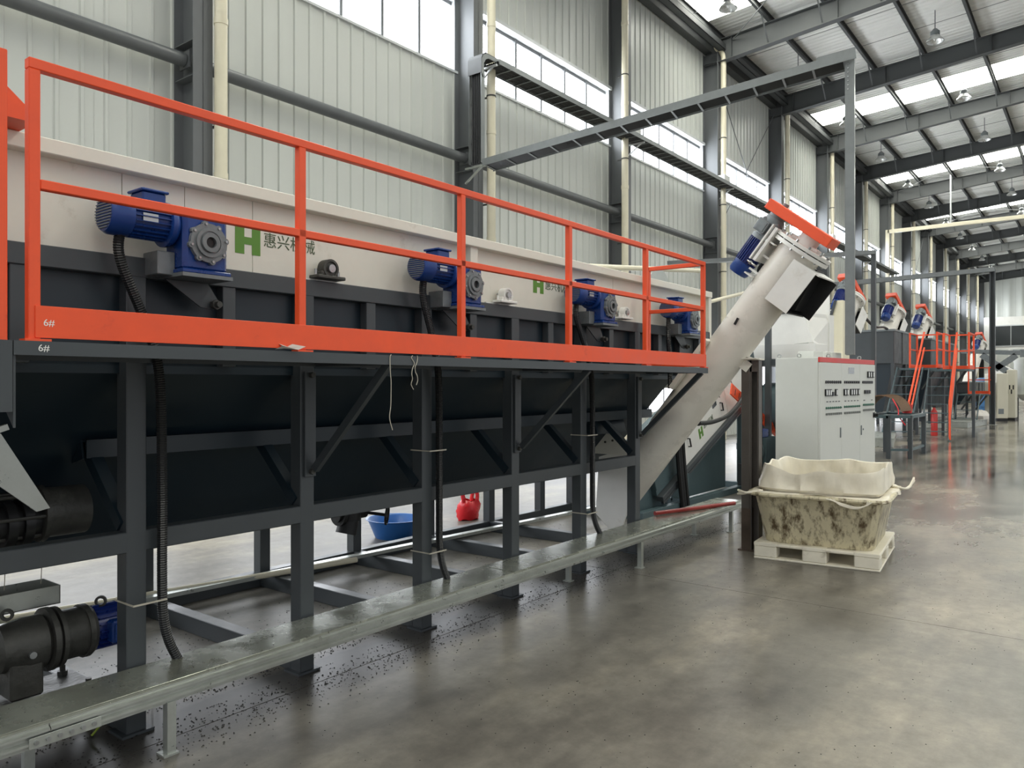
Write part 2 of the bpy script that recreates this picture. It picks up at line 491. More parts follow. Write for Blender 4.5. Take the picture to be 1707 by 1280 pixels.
# low window band behind the machines: unseen, added to brighten the floor there
wlo = []
for k in range(1, 12):
    y0, y1 = COLY[k] + .1, COLY[k + 1] - .1
    wn = struct('window_%d' % (NB + k), B().box(XW - .06, XW + .02, y0, y1, .84, .9).box(XW - .06, XW + .02, y0, y1, 2.7, 2.76).box(XW - .06, XW + .02, y0 - .05, y0, .84, 2.76).box(XW - .06, XW + .02, y1, y1 + .05, .84, 2.76), WFRAME)
    n = 6; st = (y1 - y0) / n
    for i in range(n):
        ob('pane', B().box(XW - .02, XW - .008, y0 + i * st + .02, y0 + (i + 1) * st - .02, .92, 2.68), PANEL_M, wn)
        if i: ob('mullion', B().box(XW - .03, XW + .015, y0 + i * st - .025, y0 + i * st + .025, .9, 2.7), MULL, wn)

# end wall with the low site office in front of it
YE = Y1 + .2
we = struct('wall_back', B().box(-10, RX1, YE, YE + .2, 0, 14.2), COLM)
p = []
for i in range(24): p += [(i * 1.0, 0), (i * 1.0 + .1, -.04), (i * 1.0 + .3, -.04), (i * 1.0 + .4, 0)]
for j in range(24):
    x0 = -9.7 + j
    b = B().sheet([(x0, YE - .01), (x0 + .3, YE - .01), (x0 + .36, YE - .05), (x0 + .6, YE - .05), (x0 + .66, YE - .01), (x0 + .99, YE - .01)], 7.6, 12.3, .004, 'Z', (0, -1))
    ob('cladding_panel', b, WALLM, we)
ob('lintel_beam', B().box(-9.8, RX1, YE - .3, YE, 12.2, 13.0), RAFM, we)
off = thing('site_office', 'long white cabin with a dark window strip against the end wall', 'cabin', (-3, YE - 2.4, 0))
ob('cabin_wall', B().box(-8.95, 6, YE - 2.6, YE - .1, 0, 7.75, .02), WHITE, off)
for i in range(4):
    x0 = -8.1 + i * 2.6
    f_ = ob('window_frame', B().box(x0, x0 + 2.5, YE - 2.68, YE - 2.6, 5.05, 7.0), WFRAME, off)
    for q in range(2): ob('window_pane', B().box(x0 + .08 + q * 1.2, x0 + 1.22 + q * 1.2, YE - 2.71, YE - 2.66, 5.15, 6.9), SMOKE, f_)
for i in range(14): ob('lower_panel', B().box(-8.9 + i, -8.05 + i, YE - 2.66, YE - 2.6, 3.0, 4.8), WALLM, off)

# roof
ce = struct('ceiling', B().prism([(RX0, ztop(RX0) + .32), (RX1, ztop(RX1) + .32), (RX1, ztop(RX1) + .36), (RX0, ztop(RX0) + .36)], Y0, Y1 + .3), ROOFM)


def roof_sheet(width, plain=False):
    b = B(); n = 5 if not plain else 4; st = width / n; p = [(0, 0)]
    for i in range(n):
        y = i * st + st / 2; p += [(y - .05, 0), (y - .025, .03), (y + .025, .03), (y + .05, 0)]
    p.append((width - .006, 0)); m_ = len(p)
    za, zb = ztop(RX0) + .215, ztop(RX1) + .215
    vs_ = [(RX0, q[0], za + q[1]) for q in p] + [(RX1, q[0], zb + q[1]) for q in p]
    b.add(vs_, [(i, i + 1, m_ + i + 1, m_ + i) for i in range(m_ - 1)])
    return mesh('roof_panel' if not plain else 'roof_light', b, ROOFM if not plain else SKYM)


rs = {}
for k in range(NB):
    W = COLY[k + 1] - COLY[k]
    if k % 2 == 1:                                # every second bay has a translucent roof light
        parts_ = [(0, 1.0), (1.0, 1.0), (2.0, W - 2.0 - .95 - 1.65), (W - 2.6, -1.65), (W - .95, .95)]
    else:
        parts_ = [(i * W / 5, W / 5) for i in range(5)]
    for (a, wd) in parts_:
        key = round(wd, 2)
        if key not in rs: rs[key] = roof_sheet(abs(wd), wd < 0)
        inst('roof_light' if wd < 0 else 'roof_panel', rs[key], (0, COLY[k] + a, 0), ce)
# purlins (C sections) the length of the hall
px_ = [-9.2 + 1.5 * i for i in range(15)]
for x in px_:
    z = ztop(x)
    ob('purlin', B().box(x - .006, x + .006, Y0, Y1, z, z + .21).box(x, x + .07, Y0, Y1, z, z + .012).box(x, x + .07, Y0, Y1, z + .198, z + .21).box(x + .062, x + .07, Y0, Y1, z, z + .03), RAFM, ce)
# rafters: tapered I beams with stiffeners and fly braces
raf = B()


def wedge(b, x0, x1, zf0, zf1, y0, y1, n=1):
    b.prism([(x0, zf0(x0)), (x1, zf0(x1)), (x1, zf1(x1)), (x0, zf1(x0))], y0, y1)


wedge(raf, -9.62, RX1, zbot, ztop, -.006, .006)
wedge(raf, -9.62, RX1, zbot, lambda x: zbot(x) + .016, -.12, .12)
wedge(raf, -9.62, RX1, lambda x: ztop(x) - .016, ztop, -.12, .12)
for x in [-8.8 + 3.0 * i for i in range(7)]:
    raf.box(x - .006, x + .006, -.1, .1, zbot(x), ztop(x))
for i, x in enumerate(px_[1::1]):
    for sg in (-1, 1):
        raf.bar((x, sg * .06, zbot(x) + .06), (x, sg * .62, ztop(x) + .02), .045, .008)
raf_m = mesh('rafter', raf, RAFM)
for y in COLY: inst('rafter', raf_m, (0, y, 0), ce)
# eaves strut, gutter, cable ladder under the eaves
ob('eaves_beam', B().box(-9.66, -9.42, Y0, Y1, 11.65, 11.9).box(-9.5, -9.25, Y0, Y1, 11.9, 12.08), RAFM, ce)
ob('eaves_beam', B().box(-9.2, -9.0, Y0, Y1, 11.62, 11.64).box(-9.2, -9.19, Y0, Y1, 11.62, 11.8).box(-9.01, -9.0, Y0, Y1, 11.62, 11.8), RAFM, ce)
# diagonal rods in braced bays
for k in (3, 5, 9, 11):
    a, c = COLY[k], COLY[k + 1]
    for (x0, x1) in ((-8.8, -3.2), (-3.2, 2.8)):
        for (ya, yc) in ((a, c), (c, a)):
            ob('tie_rod', B().cyl((x0, ya, ztop(x0) - .12), (x1, yc, ztop(x1) - .12), .013, n=6), COLM, ce)
for k in (6, 11):
    a, c = COLY[k], COLY[k + 1]
    for (ya, yc) in ((a, c), (c, a)):
        ob('tie_rod', B().cyl((-9.45, ya, 5.9), (-9.45, yc, 11.5), .013, n=6), COLM, wl)
for k in range(3, 14):
    for q in (.33, .66):
        y = COLY[k] + (COLY[k + 1] - COLY[k]) * q
        b = B()
        for x in px_[:8]: b.cyl((x, y, ztop(x) + .1), (x + 1.5, y, ztop(x + 1.5) + .1), .009, n=5)
        ob('sag_rod', b, COLM, ce)

# drainpipes
dp_y = [5.56 - 5.65, 5.56, 11.09, 16.12, 22.07] + [COLY[k] + .15 for k in range(7, 17)]
dp_b = B().cyl((0, 0, 0), (0, 0, 11.3), .082, n=16)
for z in (2.4, 4.3, 6.3, 8.3, 10.2):
    dp_b.cyl((0, 0, z), (0, 0, z + .08), .09, n=16)
dp_m = mesh('pipe_run', dp_b, PVC)
cl_b = B()
for z in (3.3, 5.0, 7.0, 9.0): cl_b.cyl((0, 0, z), (0, 0, z + .025), .092, n=16).box(-.2, -.05, -.015, .015, z, z + .025)
cl_m = mesh('pipe_clip', cl_b, CASTD)
el_b = B().tube([(0, 0, 11.25), (0, 0, 11.45), (-.06, 0, 11.6), (-.2, 0, 11.75), (-.25, 0, 11.95)], .08, 12)
el_m = mesh('elbow', el_b, PVC)
names = ['first', 'second', 'third', 'fourth', 'fifth', 'sixth', 'seventh', 'eighth', 'ninth', 'tenth', 'eleventh', 'twelfth', 'thirteenth', 'fourteenth', 'fifteenth']
dp_lab = ['ivory drainpipe on the near end of the long wall, outside the view', 'ivory drainpipe on the column behind the first gearmotor',
          'ivory drainpipe beside the column carrying the bent cable tray', 'ivory drainpipe on the column between the first two full window bands',
          'ivory drainpipe behind the blue motor of the big screw conveyor'] + ['ivory drainpipe on the %s column beyond the big screw conveyor' % names[i] for i in range(10)]
for i, y in enumerate(dp_y):
    t = thing('drainpipe', dp_lab[i], 'pipe', (-9.08, y, 0), group='drainpipes along the wall', world=False)
    inst('pipe_run', dp_m, (0, 0, 0), t); inst('pipe_clip', cl_m, (0, 0, 0), t); inst('elbow', el_m, (0, 0, 0), t)

# high bay lamps
sh = mesh('shade', B().lathe([(.0, .235), (.03, .235), (.05, .225), (.13, .15), (.18, .12), (.19, .11), (.185, .105), (.13, .135), (.05, .21), (.005, .225)], (0, 0, 0), n=24, caps=False), LAMPM)
hs = mesh('ballast_housing', B().lathe([(.18, .1), (.2, .125), (.3, .125), (.33, .09), (.38, .05)], (0, 0, 0), n=18), CASTG)
rd = mesh('drop_rod', B().cyl((0, 0, .37), (0, 0, 1.2), .014, n=8).cyl((0, 0, 1.15), (0, 0, 1.22), .05, n=10), COLM)
bl = mesh('bulb', B().lathe([(.17, .03), (.12, .05), (.07, .045), (.04, .01)], (0, 0, 0), n=12), GLASSB)
rows = [('wall side row', -7.8, 11.42), ('aisle side row', -3.95, 11.6), ('far row', 0.3, 11.9)]
for rname, x, z in rows:
    for k in range(3 if x < -5 else 5, 16):
        y = (COLY[k] + COLY[k + 1]) / 2 + (.1 if x < -5 else .3)
        if x > 0 and k < 7: continue
        if k == 5 and x < -5: y -= .1
        q = {-7.8: 'next to the window wall', -3.95: 'over the machines', .3: 'over the open aisle'}[x]
        t = thing('high_bay_lamp', 'aluminium high bay lamp hanging %s, %s roof bay from the front' % (q, names[k - 3]), 'lamp', (x, y, z), group='high bay lamps', world=False)
        for nm, me in (('shade', sh), ('ballast_housing', hs), ('drop_rod', rd), ('bulb', bl)): inst(nm, me, (0, 0, 0), t)

# ------------------------------------------------------------------ the washing tank (dark frame, white upper cover)
XF = -3.62
LEGY = [0.80 + .98 * i for i in range(7)]
tank = thing('washing_tank', 'long dark steel washing tank on legs with white upper cover and green logos', 'washing tank', (-4.5, 4.5, 0))
HY0, HY1 = 0.25, 7.62
# V shaped hull
prof = [(-3.69, 2.17), (-3.69, 1.74), (-4.48, .84), (-4.50, .76), (-4.60, .70), (-4.72, .70), (-4.82, .76), (-4.84, .84), (-5.43, 1.74), (-5.43, 2.17)]
ob('hull', B().prism(prof, HY0, HY1), HULL, tank)
ob('stiffener', B().box(-4.03, -3.955, 1.70, HY1, 1.365, 1.375).box(-3.965, -3.955, 1.70, HY1, 1.285, 1.375).bar((-4.0, 1.70, 1.33), (-4.12, 1.70, 1.30), .01, .1), HULL, tank)
leg_f = mesh('leg', B().box(0, .095, -.0475, .0475, 0, 2.16, .004), DARK)
for y in LEGY:
    inst('leg', leg_f, (XF - .095, y, 0), tank)
    inst('leg', leg_f, (-5.55, y, 0), tank)
    ob('strut', B().bar((-3.67, y - .03, .98), (-4.06, y - .03, 1.345), .06, .06), HULL, tank)
for y in (7.66, 8.36): inst('leg', leg_f, (-5.55, y, 0), tank)
for x in (XF - .094, -5.549):
    ob('lower_beam', B().box(x, x + .093, .3, 6.72 if x > -4 else 8.3, .858, .955, .004), DARK, tank)
    if x < -4: ob('base_beam', B().box(x, x + .093, .3, 8.3, 0, .115, .004), DARK, tank)
for y in LEGY:
    ob('foot_plate', B().box(XF - .12, XF + .02, y - .075, y + .075, 0, .012), DARK, tank)
    ob('cross_beam', B().box(-5.46, XF - .094, y - .045, y + .045, .0, .112, .004), DARK, tank)
# upper frame
ob('top_beam', B().box(XF - .095, XF, .25, 8.4, 2.155, 2.25, .004), DARK, tank)
ob('sill_channel', B().box(XF - .10, XF - .07, .25, 8.3, 1.70, 1.76), HULL, tank)
yy = LEGY[0] - .49
i = 0
while yy < 8.3:
    if i % 2 == 0 or True:
        ob('upright', B().box(XF - .07, XF - .008, yy - .0375, yy + .0375, 1.74, 2.157, .003), DARK, tank)
    yy += .49; i += 1
ob('side_sheet', B().box(-3.72, -3.695, .25, 8.3, 1.74, 2.16), DARK, tank)
# white cover: panels, flange, posts, lid
ob('cover_flange', B().box(XF - .14, XF + .01, .2, 8.45, 2.645, 2.712, .004), CREAM, tank)
ob('lid', B().box(-5.45, XF - .13, .2, 8.45, 2.66, 2.70), CREAM, tank)
for a, c in ((.2, 1.738), (1.742, 2.05), (2.054, 2.44), (2.444, 4.205), (4.285, 6.3), (6.305, 8.38)):
    ob('cover_panel', B().box(XF - .075, XF - .06, a, c, 2.25, 2.646), CREAM, tank)
ob('cover_post', B().box(XF - .07, XF - .015, 4.205, 4.285, 2.25, 2.646), CREAM, tank)
ob('cover_post', B().box(XF - .14, XF, 8.375, 8.45, 2.1, 2.646, .004), CREAM, tank)
ob('end_sheet', B().box(-5.45, XF - .1, 8.40, 8.43, 1.6, 2.66), CREAM, tank)
ob('back_panel', B().box(-5.45, -5.43, .2, 8.4, 1.74, 2.66), CREAM, tank)
ob('bearing_plate', B().box(XF - .05, XF - .03, 2.75, 3.05, 2.25, 2.262).box(XF - .05, XF - .03, 4.4, 4.75, 2.25, 2.262), WHITE, tank)


def logo_H(x, y0, z0, s, parent, ink_text=True):
    b = B(); t = .0015
    def r(a, c, d, e): b.box(x, x + t, y0 + a * s, y0 + c * s, z0 + d * s, z0 + e * s, .0)
    r(0, .36, 0, 1); r(.66, 1, 0, 1); r(.36, .66, .34, .60)
    o = ob('logo', b, GREEN, parent, 'green letter H logo')
    return o


LOGO_X = XF - .0598
logo_H(LOGO_X, 2.335, 2.352, .155, tank)
tm = text_mesh('惠兴机械', .088, INK)
o = inst('lettering', tm, (LOGO_X + .001, 2.508, 2.415), tank, FACE_X)
logo_H(LOGO_X, 5.03, 2.392, .145, tank)
o = inst('lettering', tm, (LOGO_X + .001, 5.195, 2.44), tank, FACE_X)
# fan disc on the lid, chain case
ob('inspection_disc', B().cyl((-4.30, 9.1 - .7, 2.74), (-4.26, 9.1 - .7, 2.74), .30, n=32), GALV, tank)

# ------------------------------------------------------------------ worm gearmotors on the tank
gm = thing('worm_gearmotor', 'x', 'gearmotor', (0, 0, 0), group='worm gearmotors on the tank side', world=False)
ob('gearbox', B().box(.02, .2, -.115, .115, -.14, .14, .02).box(.0, .21, -.125, .125, -.15, -.13, .004).box(.03, .19, -.1, .1, .13, .155, .008), BLUE, gm)
fb = B().cyl((.2, 0, 0), (.222, 0, 0), .094, n=28)
for q in range(8):
    a = q * PI / 4 + .2; fb.cyl((.203, math.cos(a) * .09, math.sin(a) * .09), (.222, math.cos(a) * .09, math.sin(a) * .09), .016, n=10)
fl_ = ob('output_flange', fb, CASTG, gm)
hb = B().lathe([(.0, .07), (.012, .07), (.012, .055), (.006, .055), (.006, .048), (.02, .046), (.02, .026), (-.02, .025)], (.222, 0, 0), (1, 0, 0), 24, False)
ob('bearing_ring', hb, CASTG, fl_)
ob('hollow_shaft', B().cyl((.215, 0, 0), (.228, 0, 0), .024, n=16), BLACK, fl_)
bb = B()
for q in range(8):
    a = q * PI / 4 + .2; bb.cyl((.22, math.cos(a) * .09, math.sin(a) * .09), (.229, math.cos(a) * .09, math.sin(a) * .09), .0065, n=6)
ob('bolt_ring', bb, STEEL, fl_, kind='stuff')
ob('mounting_foot', B().box(-.02, .12, -.2, -.115, -.16, -.05, .004).box(-.02, .215, -.13, .13, -.168, -.15), CASTG, gm)
ob('adapter_flange', B().lathe([(0, .075), (.02, .1), (.035, .105), (.05, .105), (.055, .09)], (.1, -.115, .075), (0, -1, 0), 24), BLUE, gm)
mb = B().cyl((.1, -.165, .085), (.1, -.335, .085), .078, n=28)
for q in range(24):
    a = q * 2 * PI / 24
    if .3 < (a / PI) % 2 < .7: continue
    d = Vector((math.cos(a), 0, math.sin(a))); c = Vector((.1, -.25, .085)) + d * .084
    M = Matrix((d, Vector((0, 1, 0)), d.cross(Vector((0, 1, 0))))).transposed()
    mb.obox(c, (.018, .165, .004), M)
mo = ob('motor', mb, BLUE, gm)
ob('fan_cover', B().lathe([(0, .092), (.08, .092), (.1, .08), (.102, .0)], (.1, -.335, .085), (0, -1, 0), 28), BLUE, mo)
gr = B()
for i in range(-5, 6):
    h_ = math.sqrt(max(0, .075 ** 2 - (i * .013) ** 2)); gr.box(.1 - h_, .1 + h_, -.442, -.436, .085 + i * .013 - .002, .085 + i * .013 + .002)
ob('fan_grille', gr, CASTG, mo)
ob('terminal_box', B().box(.04, .16, -.29, -.18, .155, .205, .006).box(.03, .17, -.3, -.17, .205, .218, .004), BLUE, mo)
ob('name_plate', B().box(.183, .1845, -.3, -.23, .06, .1), STEEL, mo)
ob('lifting_eye', B().lathe([(-.01, .018), (.01, .018), (.01, .011), (-.01, .011), (-.01, .018)], (.1, -.18, .19), (0, 1, 0), 12, False), STEEL, mo)
ob('torque_arm', B().prism([(-.12, -.17), (.1, -.17), (.17, -.27), (.13, -.3), (.06, -.29)], .0, .01, 'X'), DARK, gm).location = (.03, 0, 0)
ob('torque_bolt', B().cyl((.03, .13, -.275), (.1, .13, -.275), .016, n=8).cyl((.05, .13, -.275), (.075, .13, -.275), .026, n=6), CASTD, gm)
GMY = [2.02, 3.97, 5.80, 7.53]
glab = ['blue worm gearmotor nearest the tall end of the orange railing, beside the larger green logo', 'blue worm gearmotor behind the third orange rail post, between two shaft bearings',
        'blue worm gearmotor just past the smaller green logo, behind the fourth bay of railing', 'blue worm gearmotor at the far end of the tank, seen through the end rail']
gm.location = (XF, GMY[0], 2.325); gm['label'] = glab[0]
for y, l in zip(GMY[1:], glab[1:]): dup(gm, (XF, y, 2.325), l)

# pillow block bearings
pb = thing('pillow_bearing', 'black pillow block bearing with bright shaft end between first two gearmotors', 'bearing', (XF, 2.9, 2.262), group='shaft bearings on the tank', world=False)
ob('base_plate', B().box(-.04, .05, -.1, .1, 0, .02, .004), CASTD, pb)
ob('housing', B().lathe([(0, .055), (.06, .055), (.06, .042), (.05, .04)], (-.02, 0, .062), (1, 0, 0), 24).box(-.03, .035, -.06, .06, .015, .05, .01), CASTD, pb)
ob('shaft_end', B().cyl((-.08, 0, .062), (.05, 0, .062), .024, n=18), STEEL, pb)
for s in (-1, 1): ob('bolt', B().cyl((0, s * .082, .015), (0, s * .082, .055), .009, n=8), STEEL, pb)
pb2 = thing('pillow_bearing', 'white painted pillow block bearing below the smaller green logo', 'bearing', (XF, 4.58, 2.262), group='shaft bearings on the tank', world=False)
for ch in pb.children:
    me = ch.data.copy()
    if ch.name.split('.')[0] != 'shaft_end': me.materials[0] = WHITE
    inst(ch.name.split('.')[0], me, (0, 0, 0), pb2)
c = dup(pb2, (XF, 6.40, 2.262), 'white painted pillow block bearing half hidden by the corner rail post')

# flexible conduits from the motors down to the trunking
cp = [(-3.52, 0, 2.37), (-3.53, .0, 2.22), (-3.55, .12, 1.95), (-3.565, .2, 1.7), (-3.575, .22, 1.2), (-3.575, .22, .75), (-3.575, .225, .55), (-3.57, .25, .42), (-3.56, .30, .30)]
for i, (gy, ly) in enumerate(zip(GMY[:3], [1.62, 3.59, 5.51])):
    y0 = gy - .36
    sft = [0, 0, -.04, .0][i]
    P_ = [(a, y0 + (b_ if i == 0 else b_ * ((LEGY[[1, 3, 5][i]] + .07 - y0) / .22)), z) for a, b_, z in cp]
    b = B().tube(P_, .0235, 8, .0014, .011)
    lab = ['black ribbed conduit from the nearest blue gearmotor down the first leg', 'black ribbed conduit from the second gearmotor down the third leg', 'black ribbed conduit from the third gearmotor down the fifth leg'][i]
    t = thing('cable_conduit', lab, 'conduit', (-3.55, y0, 0), group='motor conduits')
    ob('hose', b, BLACKP, t)
    for z in ((.62,) if i == 0 else (.52, 1.2)):
        ly_ = LEGY[[1, 3, 5][i]]
        ob('cable_tie', B().box(-3.725, -3.545, ly_ - .052, ly_ - .049, z, z + .008).box(-3.549, -3.545, ly_ - .05, ly_ + .11, z, z + .008), ROPE, t)
solo('cable_conduit', B().tube([(-3.52, 7.14, 2.37), (-3.53, 7.16, 2.1), (-3.56, 7.25, 1.9), (-3.58, 7.3, 1.6)], .024, 8, .0025, .016), BLACKP, 'black conduit below the farthest gearmotor at the end of the tank', 'conduit', 'motor conduits')

# ------------------------------------------------------------------ walkway with the orange railing
XR = -2.98
wk = thing('access_walkway', 'dark steel walkway with orange guard rail bracketed off the tank', 'walkway', (-3.25, 3.9, 1.75))
ob('deck', B().box(-3.575, -2.96, 1.03, 6.8, 1.788, 1.797), DARK, wk)
ob('edge_channel', B().box(-2.956, -2.948, 1.03, 6.8, 1.75, 1.80).box(-2.99, -2.95, 1.03, 6.8, 1.75, 1.755), DARK, wk)
ob('inner_channel', B().box(-3.59, -3.57, 1.03, 6.8, 1.75, 1.80), DARK, wk)
for y in (1.04, 2.79, 4.76, 6.77): ob('cross_channel', B().box(-3.57, -2.96, y - .015, y + .015, 1.75, 1.788), DARK, wk)
for y in LEGY[1:]:
    pass
for i in (2, 4, 6):
    y = LEGY[i]
    br = ob('brace', B().bar((-3.575, y + .02, 1.165), (-2.97, y + .02, 1.755), .03, .045), DARK, wk)
    pl = ob('bracket_plate', B().box(-3.618, -3.6, y - .03, y + .045, 1.12, 1.72, .002), DARK, wk)
    for z in (1.15, 1.70): ob('bolt', B().cyl((-3.60, y + .008, z), (-3.575, y + .008, z), .016, n=6), CASTD, pl)
ob('gusset', B().prism([(-2.96, 1.75), (-3.25, 1.75), (-2.96, 1.5)], 1.032, 1.04), DARK, wk)
posts = [1.10 + 1.132 * i for i in range(6)]
pm = mesh('rail_post', B().box(-.019, .019, -.019, .019, 1.80, 2.752, .003), ORANGE)
ft = mesh('base_plate', B().box(-.02, .03, -.035, .05, 1.80, 1.808), ORANGE)
for y in posts:
    p_ = inst('rail_post', pm, (XR, y, 0), wk); inst('base_plate', ft, (XR, y, 0), p_)
ob('top_rail', B().box(XR - .019, XR + .019, posts[0] - .019, posts[-1] + .019, 2.752, 2.79, .003), ORANGE, wk)
ob('mid_rail', B().box(XR - .015, XR + .019, posts[0] + .019, posts[-1] - .019, 2.335, 2.37, .003), ORANGE, wk)
ob('toe_board', B().box(XR + .019, XR + .024, posts[0] + .0, posts[-1] + .019, 1.812, 1.925, .001), ORANGE, wk)
yb = posts[-1]
ob('end_rail', B().box(-3.55, XR - .019, yb - .019, yb + .019, 2.752, 2.79, .003), ORANGE, wk)
ob('end_rail', B().box(-3.55, XR - .019, yb - .015, yb + .015, 2.335, 2.37, .003), ORANGE, wk)
ob('rail_post', B().box(-3.57, -3.53, yb - .019, yb + .019, 1.80, 2.79, .003), ORANGE, wk)
ob('toe_board', B().box(-3.55, XR, yb + .016, yb + .021, 1.812, 1.925), ORANGE, wk)
mk = text_mesh('6#', .034, CHALK, .0004)
inst('marking', mk, (XR + .0245, 1.125, 1.855), wk, FACE_X)
inst('marking', mk, (-2.947, 1.105, 1.765), wk, FACE_X)

# stair at the near end, mostly beyond the frame
stt = thing('access_stair', 'orange stair handrail and dark stringer at the near end of the walkway', 'stair', (-3.2, .3, 0))
ob('rail_post', B().box(XR - .02, XR + .02, .972, 1.016, 1.78, 2.79, .003), ORANGE, stt)
ob('rail_post', B().box(-3.57, -3.53, .955, .996, 1.78, 2.79, .003), ORANGE, stt)
ob('handrail', B().bar((XR, .975, 2.77), (XR, -1.2, 1.05), .04, .04), ORANGE, stt)
ob('stringer', B().bar((XR, .99, 1.76), (XR, -1.25, .0), .03, .14), ORANGE, stt)
ob('stringer', B().bar((-3.55, .99, 1.76), (-3.55, -1.25, .0), .03, .14), DARK, stt)
ob('bracket_plate', B().box(-2.97, -2.95, .94, 1.027, 1.555, 1.80), DARK, stt)
for i in range(7): ob('tread', B().box(-3.54, XR - .02, .72 - i * .3, .95 - i * .3, 1.55 - i * .235, 1.575 - i * .235), DARK, stt)
solo('guard_cover', B().prism([(1.04, 2.713), (1.285, 2.713), (1.29, 2.73), (1.26, 2.765), (1.14, 2.87), (1.04, 2.95)], -3.65, -3.45, 'X'), ORANGE, 'bent orange guard cover on top of the tank behind the stair post', 'cover', org=(-3.45, 1.05, 2.712))
solo('plastic_scrap', B().add([(-2.965, 2.12 + .03 * math.cos(a * .9) * (1 + .3 * (a % 3)), 1.8 + .012 * (a % 4)) if a % 2 else (-2.945 + .004 * a, 2.14 + .018 * (a - 4), 1.806 + .008 * (a % 3)) for a in range(10)], [(0, 1, 2), (1, 2, 3), (2, 3, 4), (3, 4, 5), (4, 5, 6), (5, 6, 7), (6, 7, 8), (7, 8, 9)]), FILM, 'scrap of clear film caught under the orange toe board', 'scrap')
def string(y, z1, lab, wob=.012):
    P_ = [(-2.944, y, 1.803)] + [(-2.943 + random.uniform(-.004, .004), y + random.uniform(-wob, wob), 1.79 - (1.79 - z1) * i / 6) for i in range(7)]
    solo('string', B().tube(P_, .0022, 5), ROPE, lab, 'string', 'strings dangling from the walkway')
string(2.775, 1.41, 'longest pale string hanging from the walkway edge')
string(2.93, 1.62, 'shorter pale string just beyond the longest hanging string')
string(2.965, 1.645, 'curly pale string farthest of the close pair at mid walkway', .02)

# ------------------------------------------------------------------ cable trunking on little legs
tr = thing('cable_trunking', 'low zinc plated cable trunking running along the foot of the tank', 'trunking', (-3.45, 4, 0))
seams = [-1.2, 1.06, 2.66, 4.3, 5.9, 7.3, 8.55]
for a, c in zip(seams, seams[1:]):
    ob('cover_plate', B().box(-3.60, -3.305, a, c - .004, .318, .3215 + (.002 if seams.index(a) % 2 else 0), .001).box(-3.308, -3.305, a, c - .004, .305, .32), TRUNK, tr)
sp = [1.42, 4.62]
rib = [(-3.302, .232), (-3.302, .246), (-3.287, .250), (-3.287, .260), (-3.302, .266), (-3.302, .282), (-3.287, .286), (-3.287, .296), (-3.302, .302), (-3.302, .310)]
ys = [-1.2, 1.28, 5.2, 8.55]
for a, c in zip(ys, ys[1:]):
    ob('side_rail', B().sheet(rib, a, c - .003, .002, 'Y', (-1, 0)), GALV, tr)
    ob('side_rail', B().box(-3.598, -3.596, a, c - .003, .232, .316), GALV, tr)
    ob('tray_floor', B().box(-3.597, -3.303, a, c - .003, .23, .234), GALV, tr)
spl = ob('splice_plate', B().box(-3.288, -3.284, 1.20, 1.47, .236, .279, .001), GALV, tr)
for i in range(6): ob('bolt', B().cyl((-3.286, 1.225 + i * .043, .258), (-3.276, 1.225 + i * .043, .258), .009, n=10), STEEL, spl)
for y in (1.775, 6.155, 8.26, 3.9):
    if y == 3.9: continue
    ob('leg', B().box(-3.33, -3.29, y - .02, y + .02, .008, .236).box(-3.35, -3.28, y - .04, y + .03, 0, .008), GALV, tr)
for y in (1.30, 5.38, 7.86):
    ob('leg', B().box(-3.585, -3.55, y - .02, y + .02, .008, .236).box(-3.60, -3.53, y - .04, y + .03, 0, .008), GALV, tr)
solo('red_pipe', B().cyl((-3.60, 7.0, .346), (-3.22, 8.13, .346), .022, n=12), REDPIPE, 'dull red pipe lying across the far end of the cable trunking', 'pipe')
solo('white_pipe', B().cyl((-5.62, 1.75, .14), (-5.10, 4.4, .14), .024, n=12), PVC, 'thin white pipe lying loose over the base frame beside the flat bar', 'pipe')
solo('flat_bar', B().bar((-5.5, .6, .135), (-4.95, 8.2, .135), .075, .03), GALV, 'long pale flat bar lying over the cross beams below the tank', 'bar')

# black plastic flakes swept under the machine
db = B()
for i in range(9500):
    q = random.random()
    if q < .45: x = -3.44 + random.gauss(0, .12); y = random.uniform(.4, 8.6); x = max(-3.62, x)
    elif q < .75: x = -3.75 - abs(random.gauss(0, .45)); y = random.uniform(1.1, 4.5)
    elif q < .9: x = -3.4 - abs(random.gauss(0, .8)); y = random.uniform(5, 9)
    else: x = random.uniform(-3.3, -.5); y = random.uniform(1.3, 9)
    if q < .45 and random.random() < (y - 1) / 9: continue
    s_ = random.uniform(.002, .0075) * (1 if q < .9 else .7); a = random.random() * 6.28; z = .0006
    e = [(x + s_ * math.cos(a + t), y + s_ * math.sin(a + t), z) for t in (0, 1.9, 3.9)]
    db.add(e + [(x, y, z + s_ * .6)], [(0, 1, 3), (1, 2, 3), (2, 0, 3)])
fo = ob('plastic_flakes', db, DEBM, None, 'black plastic flakes scattered under the tank and along the trunking', 'stuff')
fo['category'] = 'debris'
db = B()
for i in range(60):
    x = random.uniform(-3.59, -3.31); y = random.uniform(.6, 4.5); s_ = random.uniform(.002, .005); a = random.random() * 6.28
    db.add([(x + s_ * math.cos(a + t), y + s_ * math.sin(a + t), .3235) for t in (0, 1.9, 3.9)] + [(x, y, .3235 + s_)], [(0, 1, 3), (1, 2, 3), (2, 0, 3)])
fo = ob('plastic_flakes', db, DEBM, None, 'black specks of plastic lying on top of the trunking', 'stuff'); fo['category'] = 'debris'

